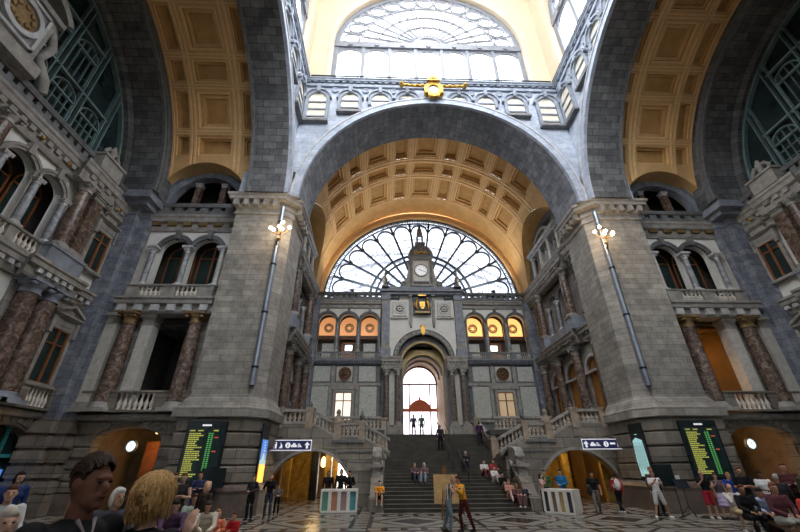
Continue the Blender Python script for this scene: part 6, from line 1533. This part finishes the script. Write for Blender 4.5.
# --- the couple right in front of the camera
person('person in a black jacket with dark swept hair, in profile in the left foreground', -5.47, 2.75, 0, 72, 'stand', BK, BK, 'none', (.05, .028, .018), sk=4, s=1.215, vox=.009, hyaw=.1)
person('person with a blonde bob seen from behind, hand raised to the face', -5.19, 3.0, 0, 160, 'one_up', (.01, .01, .011), BK, 'none', (.50, .27, .09), sk=3, s=1.16, vox=.0091, hyaw=0)
def locks(par, kind, s, rz, loc, length, c, hyaw, n=260, sweep=0):
    # combed locks of hair growing from the crown over the skull
    J = pose(kind); H = J['head']; rnd = random.Random(3); m = PB()
    if length < .8:       # short hair combed back over the skull
        for k in range(n):
            x0 = rnd.uniform(-.078, .078); w_ = math.sqrt(max(.05, 1 - (x0 / .083) ** 2)); a0 = rad(rnd.uniform(35, 100)); a1 = a0 + rad(rnd.uniform(45, 75)); a1 = min(a1, rad(192)); pts = []
            for i in range(6):
                q = a0 + (a1 - a0) * i / 5; r = 1.04 + .03 * rnd.random() + .05 * sin(PI * i / 5)
                pts.append(rotv((x0, -cos(q) * .102 * w_ * r + .004, sin(q) * .118 * w_ * r + .012 if q < PI else sin(q) * .2 * w_), H, hyaw, 0))
            m.tube(pts, [.006, .009, .009, .008, .007, .003], 6)
        n = 0
    for k in range(n):
        az = rnd.uniform(0, 2 * PI); el0 = rnd.uniform(.35, 1.5)
        face = -sin(az)      # 1 towards the face
        L = length * (.32 if face > .75 else .55 if face > .35 else 1) * rnd.uniform(.85, 1.1)
        if face > .55 and el0 < .75: el0 = .8
        pts = []
        for i in range(6):
            e = el0 - L * i / 5 * 1.7
            r = 1.05 + .05 * rnd.random() + (.10 * (i / 5) if length > .8 else 0)
            a2 = az + sweep * i / 5
            wv = .006 * sin(i * 2.2 + az * 3)
            x = (.088 * r + wv) * cos(max(e, -.1)) * cos(a2); y = (.104 * r + wv) * cos(max(e, -.1)) * sin(a2) + .012; z = .104 * r * sin(max(e, -.35)) - (max(0, -e - .35) * .10)
            if i == 5 and length > .8: x *= .86; y *= .86
            pts.append(rotv((x, y, z + .015), H, hyaw, 0))
        m.tube(pts, [.010, .0125, .0125, .0115, .009, .003], 6)
    HR = Matrix.Rotation(hyaw, 3, 'Z'); m.ball(rotv((0, .02, .03), H, hyaw, 0), (.079, .088, .098), HR)
    if length > .8: m.ball(rotv((0, .045, -.04), H, hyaw, 0), (.076, .06, .10), HR)
    me = m.mesh('hair'); me.materials.append(MATS[c]); o = bpy.data.objects.new('hair', me); COL.objects.link(o); o.parent = par; o['kind'] = 'stuff'
for nm, a_, b_ in (('hair_blonde', (.20, .10, .03), (.62, .38, .15)), ('hair_dark', (.012, .008, .006), (.06, .032, .018))):
    mt, nt, b = newmat(nm); tc = N(nt, 'ShaderNodeTexCoord'); mp_ = N(nt, 'ShaderNodeMapping'); mp_.inputs['Scale'].default_value = (60, 60, 6); nt.links.new(tc.outputs['Object'], mp_.inputs[0])
    nt.links.new(ramp(nt, noise(nt, mp_.outputs[0], 1.5, 4), [(.3, a_), (.7, b_)]), b.inputs['Base Color']); b.inputs['Roughness'].default_value = .6; b.inputs['Specular IOR Level'].default_value = .2; MATS[nm] = mt
PEO = [o for o in S.objects if o.name.startswith('person')]
for o_ in PEO:
    for c_ in list(o_.children):
        if c_.name.startswith('hair'): bpy.data.objects.remove(c_)
locks(PEO[0], 'stand', 1, 0, None, .52, 'hair_dark', .1, 300, .5)
locks(PEO[1], 'one_up', 1, 0, None, 1.0, 'hair_blonde', 0, 340, .15)
# shirt collar and pink tie of the dark jacket
for nm, c_, pts, r_ in (('shirt_collar', (.30, .26, .26), [(-.045, -.06, 1.43), (0, -.12, 1.33), (.045, -.06, 1.43)], .010), ('tie', (.5, .22, .28), [(0, -.12, 1.37), (0, -.15, 1.3), (0, -.155, 1.15)], .022)):
    pb = PB(); pb.tube(pts, r_, 8); me = pb.mesh(nm); me.materials.append(cm(c_)); o = bpy.data.objects.new(nm, me); COL.objects.link(o); o.parent = PEO[0]
# --- left crowd, standing
person('person in a blue top with a dark bun and a necklace at the left edge', -12.75, 11.0, 0, 60, 'stand', (.02, .04, .14), BK, 'bob', DKh, sk=3, s=1.15)
person('person in black with sunglasses standing against the rusticated left wall', -16.99, 20.0, 0, 40, 'stand', BK, BK, 'short', DKh, sk=3, s=1.2)
person('person in black with brown hair standing nearest the left doorway', -11.08, 14.0, 0, 35, 'folded', BK, BK, 'short', BRh, sk=0, s=1.09)
person('person in a grey shirt with a backpack leaning forward by the left board', -10.15, 13.5, 0, 60, 'hands_front', GY, (.08, .08, .09), 'short', BRh, sk=1, s=1.11)
person('person in a black waistcoat with crossed arms below the left departures board', -9.64, 13.0, 0, 10, 'folded', (.02, .02, .022), BK, 'short', BRh, sleeve='none', sk=3, s=1.11)
person('person in dark blue standing against the left departures board', -10.87, 17.0, 0, 20, 'folded', NV, NV, 'short', DKh, sk=0, s=1.12)
person('person with white and orange hair and dark jacket, back turned, ending the left crowd', -8.29, 11.5, 0, 150, 'stand', (.035, .025, .02), (.03, .03, .03), 'bob', (.60, .36, .24), sk=1, s=1.0)
# --- left crowd, seated
person('person with a white beard seated behind a black shirted sitter', -9.62, 11.0, 0, 20, 'sit', GY, KH, 'bald', WHh, sk=3, s=1.18, group=None)
person('person in a black shirt leaning forward with bare forearms in the left crowd', -9.05, 11.1, 0, 35, 'sit_lean', BK, KH, 'short', DKh, sleeve='short', sk=3, s=1.15)
person('person in a plum shirt seated in the middle of the left crowd', -8.6, 10.6, 0, 30, 'sit_lean', (.09, .05, .10), (.03, .03, .035), 'short', DKh, sk=1, s=1.13)
person('person in a pale green top seated between the plum shirt and the cream shirt', -8.85, 12.2, 0, 30, 'sit', (.35, .42, .35), (.05, .03, .03), 'short', BRh, sk=0, s=1.05)
person('person in a cream shirt and olive trousers seated looking at folded hands', -8.15, 11.4, 0, 25, 'sit_lean', (.58, .52, .42), GN, 'bob', (.06, .04, .03), sk=1, s=1.06)
person('person with fluffy white hair seated behind the foreground couple', -8.6, 8.2, 0, 60, 'sit', (.05, .05, .06), BK, 'bob', WHh, sk=1, s=1.28)
person('person with reddish hair seated low between the foreground couple', -8.02, 6.5, 0, 30, 'sit', (.05, .05, .08), BK, 'short', (.35, .16, .09), sk=0, s=1.22)
person('person in a pale shirt seated at the far left edge of the crowd', -11.3, 9.2, 0, 40, 'sit', (.5, .5, .5), BK, 'short', BRh, sk=3, s=1.3)
person('person with grey braided hair in the bottom left corner', -7.9, 5.2, 0, 50, 'sit', (.02, .02, .02), BK, 'bob', (.45, .40, .34), sk=3, s=1.22)
person('child in an orange top sitting on the floor ending the left crowd', -8.62, 13.5, 0.05, 20, 'sit_low', (.55, .16, .08), RD, 'bob', (.35, .18, .08), sk=3, s=.98)
person('child in red crouching beside the orange child on the left', -8.2, 13.9, 0.05, -20, 'sit_low', (.42, .02, .02), (.3, .03, .03), 'short', (.12, .04, .02), sk=0, s=.85)
# --- by the left passage
person('person in dark clothes standing beneath the lit poster of the left pier', -9.6, 19.7, 0, -20, 'hands_front', (.03, .03, .035), BK, 'short', BRh, sk=0, s=1.02)
person('person in black jacket and white shirt raising a camera beside the left passage', -8.95, 20.2, 0, 0, 'camera', BK, (.04, .045, .06), 'bald', (.2, .1, .06), sk=0, s=1.02)
person('child in a grey top standing beside the adult with the camera', -8.95, 21.8, 0, 15, 'hands_front', (.12, .11, .10), BK, 'short', BRh, sk=3, s=.75)
person('tall person in long black behind the left counter, left of three', -6.75, 23.6, 0, 10, 'stand', BK, BK, 'long', BK, 'skirt', sk=0, s=1.08)
person('tall person in long black behind the left counter, middle of three', -6.1, 23.8, 0, -10, 'stand', BK, BK, 'long', BK, 'skirt', sk=0, s=1.14)
person('person in black behind the left counter, right of three', -5.6, 23.5, 0, -15, 'hands_front', BK, BK, 'short', DKh, sk=0, s=1.08)
# --- on the stairs
person('person in an orange shirt and shorts sitting at the left foot of the staircase', -3.95, 22.35, .5, 0, 'sit_low', (.85, .32, .02), BK, 'short', DKh, 'short', 'short', 3, 1.0, (.4, .4, .4))
def stair(x, i): return (x, 22 + i * 11 / 26 + .2, (i + 1) * 4.3 / 26)
for lab, x, i, rz, kw in (
    ('person in blue jeans sitting mid stairs, left one of the pair', -1.95, 7, 10, dict(top=(.14, .08, .09), bottom=(.05, .06, .09), hair='short', hc=(.35, .28, .22))),
    ('person with white hair sitting mid stairs, right one of the pair', -1.35, 7, -15, dict(top=(.2, .11, .12), bottom=(.22, .27, .33), hair='bob', hc=WHh)),
    ('person in a white top and dark red trousers sitting highest on the stairs', 2.3, 8, 10, dict(top=(.65, .62, .62), bottom=(.12, .03, .03), hair='short', hc=DKh)),
    ('person in red sitting high on the stairs beside the white top', 2.85, 8, 20, dict(top=(.35, .03, .04), bottom=(.1, .05, .05), hair='short', hc=BRh)),
    ('person in white leaning over on the right side of the stairs', 2.65, 6, 25, dict(top=(.7, .66, .66), bottom=(.55, .45, .45), hair='short', hc=(.3, .08, .05))),
    ('person in black with crossed knees on the right side of the stairs', 2.85, 4, 20, dict(top=BK, bottom=(.2, .17, .15), hair='short', hc=DKh)),
    ('person in a salmon top low on the right side of the stairs', 2.95, 2, 10, dict(top=(.6, .30, .24), bottom=(.62, .42, .34), hair='short', hc=(.3, .12, .06))),
    ('person in brown on the lowest steps at the right, with white shoes', 3.2, 1, 5, dict(top=(.15, .07, .06), bottom=(.12, .05, .05), hair='short', hc=(.4, .16, .08), shoes=(.6, .6, .6))),
    ('person in dark grey sitting beside the right newel pedestal', 3.6, 1, -25, dict(top=(.04, .04, .05), bottom=(.1, .07, .07), hair='short', hc=(.28, .13, .07)))):
    X_, Y_, Z_ = stair(x, i); person(lab, X_, Y_, Z_, rz, 'sit_low', kw['top'], kw['bottom'], kw['hair'], kw['hc'], sk=3, s=1.0, shoes=kw.get('shoes', BK))
person('person in dark clothes walking down the upper right of the stairs', .25, 22 + 17 * 11 / 26 + .2, 18 * 4.3 / 26, 0, 'stand', (.03, .03, .035), BK, 'short', BRh, sk=0, s=1.0)
person('person in a black jacket and white cap sitting by the stair handrail', 1.5, 22 + 11 * 11 / 26 + .2, 12 * 4.3 / 26, -10, 'sit_low', (.03, .03, .04), (.03, .03, .05), 'short', (.75, .72, .7), sk=3, s=1.0)
person('person in purple climbing behind the right newel at the side of the stairs', 3.35, 30.3, 20 * 4.3 / 26, 170, 'walk', (.07, .03, .09), (.03, .02, .04), 'short', DKh, sk=0, s=1.0)
person('silhouetted person in a dark top in the portal doorway, left of two', -1.3, 34.6, 4.3, 10, 'hands_front', (.06, .10, .14), (.05, .07, .1), 'short', DKh, sk=0, s=1.0)
person('silhouetted person in a green top in the portal doorway, right of two', -.62, 34.6, 4.3, -10, 'stand', (.10, .19, .17), (.08, .12, .15), 'short', DKh, sk=0, s=1.02)
# --- dancers
person('bald person in a black and white striped shirt and jeans holding a dance partner', -1.42, 15.45, 0, 66, 'reach', (.62, .62, .60), (.16, .22, .26), 'bald', (.5, .3, .22), sleeve='none', sk=1, s=1.04, shoes=(.05, .04, .03))
person('person in a yellow orange top and dark red trousers held by the dancer', -.82, 15.7, 0, -68, 'reach', (.80, .36, .03), (.10, .02, .02), 'short', (.05, .03, .02), sk=1, s=1.02)
# --- right passage and counter
person('person in a pale pink top with a dark ponytail behind the right white counter', 4.45, 22.2, 0, 50, 'camera', (.65, .45, .45), BK, 'long', DKh, sleeve='short', sk=1, s=.98)
person('person in a bright blue jacket leaning over the right white counter', 5.35, 21.75, 0, -50, 'hands_front', (.02, .17, .36), NV, 'short', DKh, sk=1, s=1.1)
person('person in dark green behind the right counter between pink and blue', 4.95, 22.9, 0, -30, 'stand', (.05, .14, .06), BK, 'short', DKh, sk=1, s=1.08)
person('person in a black t-shirt and grey trousers striding out of the right passage', 6.35, 20.5, 0, -20, 'walk', BK, (.13, .12, .11), 'short', DKh, sleeve='short', sk=1, s=1.03)
person('person in a red jacket with a white rucksack, black trousers and white shoes', 7.7, 20.9, 0, 190, 'walk', (.45, .03, .06), BK, 'short', DKh, sk=0, s=.99, shoes=(.6, .6, .6))
person('person in a white t-shirt and pale shorts standing by the right pier', 8.43, 19.0, 0, -8, 'wide', (.75, .73, .72), (.52, .54, .52), 'short', (.28, .10, .06), 'short', 'short', 0, 1.06, (.75, .75, .75))
person('person with a red face peering over the shoulder of the person in white shorts', 8.95, 19.9, 0, 0, 'stand', (.06, .05, .05), BK, 'short', (.3, .12, .08), sk=0, s=1.15)
person('bald person in a black shirt and dark red shorts holding a cup', 10.33, 18.5, 0, -15, 'one_up', BK, (.30, .02, .03), 'bald', (.4, .24, .18), 'short', 'short', 1, 1.08, (.65, .65, .65))
person('person in a lilac skirt and black vest holding a cup', 10.75, 18.3, 0, -15, 'one_up', (.1, .08, .1), (.42, .34, .50), 'long', BRh, 'skirt', 'none', 1, 1.0)
person('person with curly blonde hair in a royal blue jacket', 11.3, 18.2, 0, -30, 'one_up', (.01, .04, .25), BK, 'long', (.42, .22, .08), sk=1, s=1.02)
person('person in black with crossed arms and spiky hair standing by the right doorway', 9.3, 15.2, 0, -20, 'folded', BK, BK, 'short', BRh, sleeve='short', sk=0, s=1.15)
person('person in a white t-shirt standing right below the right doorway windows', 11.2, 16.5, 0, -20, 'hands_front', (.7, .7, .7), BK, 'short', (.02, .015, .012), sleeve='short', sk=4, s=1.05)
person('person in a dark maroon shirt standing high at the right', 10.35, 14.5, 0, -25, 'folded', (.09, .03, .03), BK, 'short', BRh, sk=1, s=1.22)
person('person in black turned away beside the maroon standing figure', 9.75, 14.3, 0, 120, 'stand', (.03, .03, .035), BK, 'cap', (.4, .38, .36), sk=0, s=1.02)
person('person in dark green standing at the right edge', 9.95, 13.4, 0, -40, 'stand', (.05, .06, .04), BK, 'short', BRh, sk=0, s=1.15)
# --- right crowd, seated
person('white haired person in a cream jacket and khaki skirt seated with chin on hand', 8.75, 15.3, 0, -15, 'sit_chin', (.66, .60, .55), (.42, .34, .20), 'bald', WHh, sk=3, s=1.07, shoes=(.6, .6, .6), legs='skirt')
person('person all in black with clasped hands seated next to the cream jacket', 7.75, 13.6, 0, -15, 'sit', BK, BK, 'short', BRh, sk=0, s=1.1)
person('person in a light blue shirt seated with head bowed', 8.35, 13.7, 0, -30, 'sit_lean', (.42, .48, .68), BK, 'short', DKh, sk=0, s=1.12)
person('person in a maroon shirt and pale jeans seated with folded hands', 7.6, 12.3, 0, -10, 'sit', (.12, .04, .05), (.42, .43, .42), 'short', (.2, .08, .05), sk=0, s=1.17)
person('person in bright red seated at the right edge', 7.2, 10.9, 0, -25, 'sit', (.55, .05, .04), (.25, .02, .02), 'short', BRh, sk=0, s=1.16)
person('person in a red brown top seated behind the bright red one', 8.6, 12.4, 0, -30, 'sit_lean', (.32, .06, .04), BK, 'short', DKh, sk=0, s=1.12)
# striped bands of the dancer's shirt, rucksacks
for x, y, z, rz, lab, c in ((7.62, 20.72, 1.2, 10, 'white rucksack on the back of the person in the red jacket', (.68, .64, .62)), (-10.38, 13.62, 1.25, 60, 'grey rucksack on the back of the person leaning by the left board', (.12, .11, .10)), (6.2, 20.62, .95, 0, 'black shoulder bag of the striding person in the black t-shirt', (.02, .02, .02))):
    t = thing('rucksack', lab, 'bag', (x, y, z)); t.rotation_euler = (0, 0, rad(rz))
    pb = PB(); pb.ball((0, -.06, 0), (.17, .1, .25)); pb.ball((0, -.13, -.06), (.12, .06, .13)); o = bpy.data.objects.new('bag_body', remesh(pb, 'bag', .015)); COL.objects.link(o); o.parent = t; o.data.materials.append(cm(c))
    for q in (-1, 1):
        pb = PB(); pb.tube([(q * .1, .03, .2), (q * .12, .1, .26), (q * .13, .2, .1), (q * .1, .05, -.15)], .018, 6); me = pb.mesh('strap'); me.materials.append(cm(c)); o = bpy.data.objects.new('strap', me); COL.objects.link(o); o.parent = t
# benches under the seated rows
def bench(x0, y0, x1, y1, lab, h=.5):
    L = math.hypot(x1 - x0, y1 - y0); a = math.atan2(y1 - y0, x1 - x0)
    t = thing('bench', lab, 'bench', (x0, y0, 0)); t.rotation_euler = (0, 0, a)
    for nm, b in (('seat', (0, L, h - .08, h, -.2, .25)), ('leg', (.1, .2, 0, h - .08, -.18, .22)), ('leg', (L - .2, L - .1, 0, h - .08, -.18, .22))):
        m = W(); m.box(*b[:2], *b[2:4], *b[4:]); me = m.mesh(nm); me.materials.append(MATS['dark_wood']); o = bpy.data.objects.new(nm, me); COL.objects.link(o); o.parent = t
bench(-9.95, 11.35, -8.2, 10.55, 'dark wooden bench under the front row of the left crowd'); bench(-9.2, 12.6, -7.8, 11.4, 'dark wooden bench under the back row of the left crowd', .45)
bench(7.0, 11.1, 9.0, 14.3, 'dark wooden bench under the seated people at the right edge', .48)

# vertical stripes of the bald dancer's shirt
mt, nt, b = newmat('striped_cloth'); tc = N(nt, 'ShaderNodeTexCoord'); sp = N(nt, 'ShaderNodeSeparateXYZ'); nt.links.new(tc.outputs['Object'], sp.inputs[0])
ang = math_(nt, 'ARCTAN2', sp.outputs[1], sp.outputs[0]); st_ = math_(nt, 'LESS_THAN', math_(nt, 'FRACT', math_(nt, 'MULTIPLY', math_(nt, 'ADD', ang, 4), 1.6)), .42)
nt.links.new(mix(nt, st_, (.60, .60, .58), (.03, .03, .04)), b.inputs['Base Color']); b.inputs['Roughness'].default_value = .8
for o in S.objects:
    if o.parent and o.name.startswith('shirt') and 'striped shirt' in (o.parent.get('label') or ''): o.material_slots[0].material = mt
SKY = 7.0
EXPO = 0.84
# ================================================================== CAMERA, SKY, LIGHT
cam = bpy.data.cameras.new('camera'); cam.sensor_width = 36; cam.lens = 373.17 / 800 * 36; cam.clip_end = 400; cam.clip_start = .05
co = bpy.data.objects.new('camera', cam); COL.objects.link(co)
yaw, p, r = rad(2.0361), rad(28.314), rad(-.3323)
Fw = Vector((sin(yaw) * cos(p), cos(yaw) * cos(p), sin(p))); Rt = Vector((cos(yaw), -sin(yaw), 0)); U = Rt.cross(Fw)
R2 = Rt * cos(r) + U * sin(r); U2 = U * cos(r) - Rt * sin(r)
M = Matrix((R2, U2, -Fw)).transposed().to_4x4(); M.translation = (-3.6215, 0, 2.0); co.matrix_world = M
S.camera = co
w = bpy.data.worlds.new('sky'); S.world = w; w.use_nodes = True; nt = w.node_tree; nt.nodes.clear()
o = N(nt, 'ShaderNodeOutputWorld'); bg = N(nt, 'ShaderNodeBackground')
tc = N(nt, 'ShaderNodeTexCoord'); fcl = noise(nt, tc.outputs['Generated'], 2.5, 6)
nt.links.new(ramp(nt, fcl, [(.35, (.80, .88, 1.0)), (.65, (1, 1, 1))]), bg.inputs[0]); bg.inputs[1].default_value = SKY
nt.links.new(bg.outputs[0], o.inputs[0])
S.view_settings.view_transform = 'Standard'; S.view_settings.look = 'None'; S.view_settings.gamma = 1; S.view_settings.use_curve_mapping = False
S.view_settings.exposure = EXPO
S.cycles.max_bounces = 6; S.cycles.diffuse_bounces = 4; S.cycles.glossy_bounces = 3; S.cycles.transparent_max_bounces = 12
S.cycles.caustics_reflective = False; S.cycles.caustics_refractive = False; S.cycles.sample_clamp_indirect = 6

# repeats share a group
GRP = {'column': 'marble columns of the hall facades', 'balustrade': 'stone balustrades of the hall', 'person': 'people in the hall', 'urn': 'stone urns', 'gilded_boss': 'gilded bosses on the friezes', 'wall_clock': 'clocks', 'marble_panel': 'marble wall panels', 'arch_light': 'lit half-rounds in the end wall loggias', 'lunette_pier': 'squat piers in the lunettes', 'direction_sign': 'hanging direction signs', 'departure_board': 'departure boards', 'advertising_panel': 'lit poster panels', 'wall_chandelier': 'branched chandeliers', 'metal_pole': 'metal poles', 'bench': 'benches', 'rucksack': 'bags', 'counter': 'white counters', 'pillar': 'passage pillars', 'shed_truss': 'train shed trusses', 'side_stairs': 'side flights', 'newel_pedestal': 'newel pedestals', 'obelisk_finial': 'obelisk finials', 'ball_finial': 'ball finials', 'cartouche': 'cartouches', 'relief': 'relief panels', 'roundel': 'gilded roundels', 'niche_panel': 'portal niche panels', 'handrail': 'lantern handrails', 'floodlight': 'floodlights', 'monitor': 'black boards on stands', 'statue': 'statues', 'partition_panel': 'golden partitions', 'ceiling_lamp': 'doorway ceiling lamps'}
for o in S.objects:
    if o.parent is None and o.get('label'):
        b = o.name.split('.')[0]
        if b in GRP and not o.get('group'):
            g = GRP[b]
            if b == 'person':
                x, y = o.location.x, o.location.y
                g = 'people on the stairs' if o.location.z > .1 else 'people of the left crowd' if x < -7.5 and y < 19 else 'people of the right crowd' if x > 6.9 and y < 19 else 'people standing about the hall'
            o['group'] = g
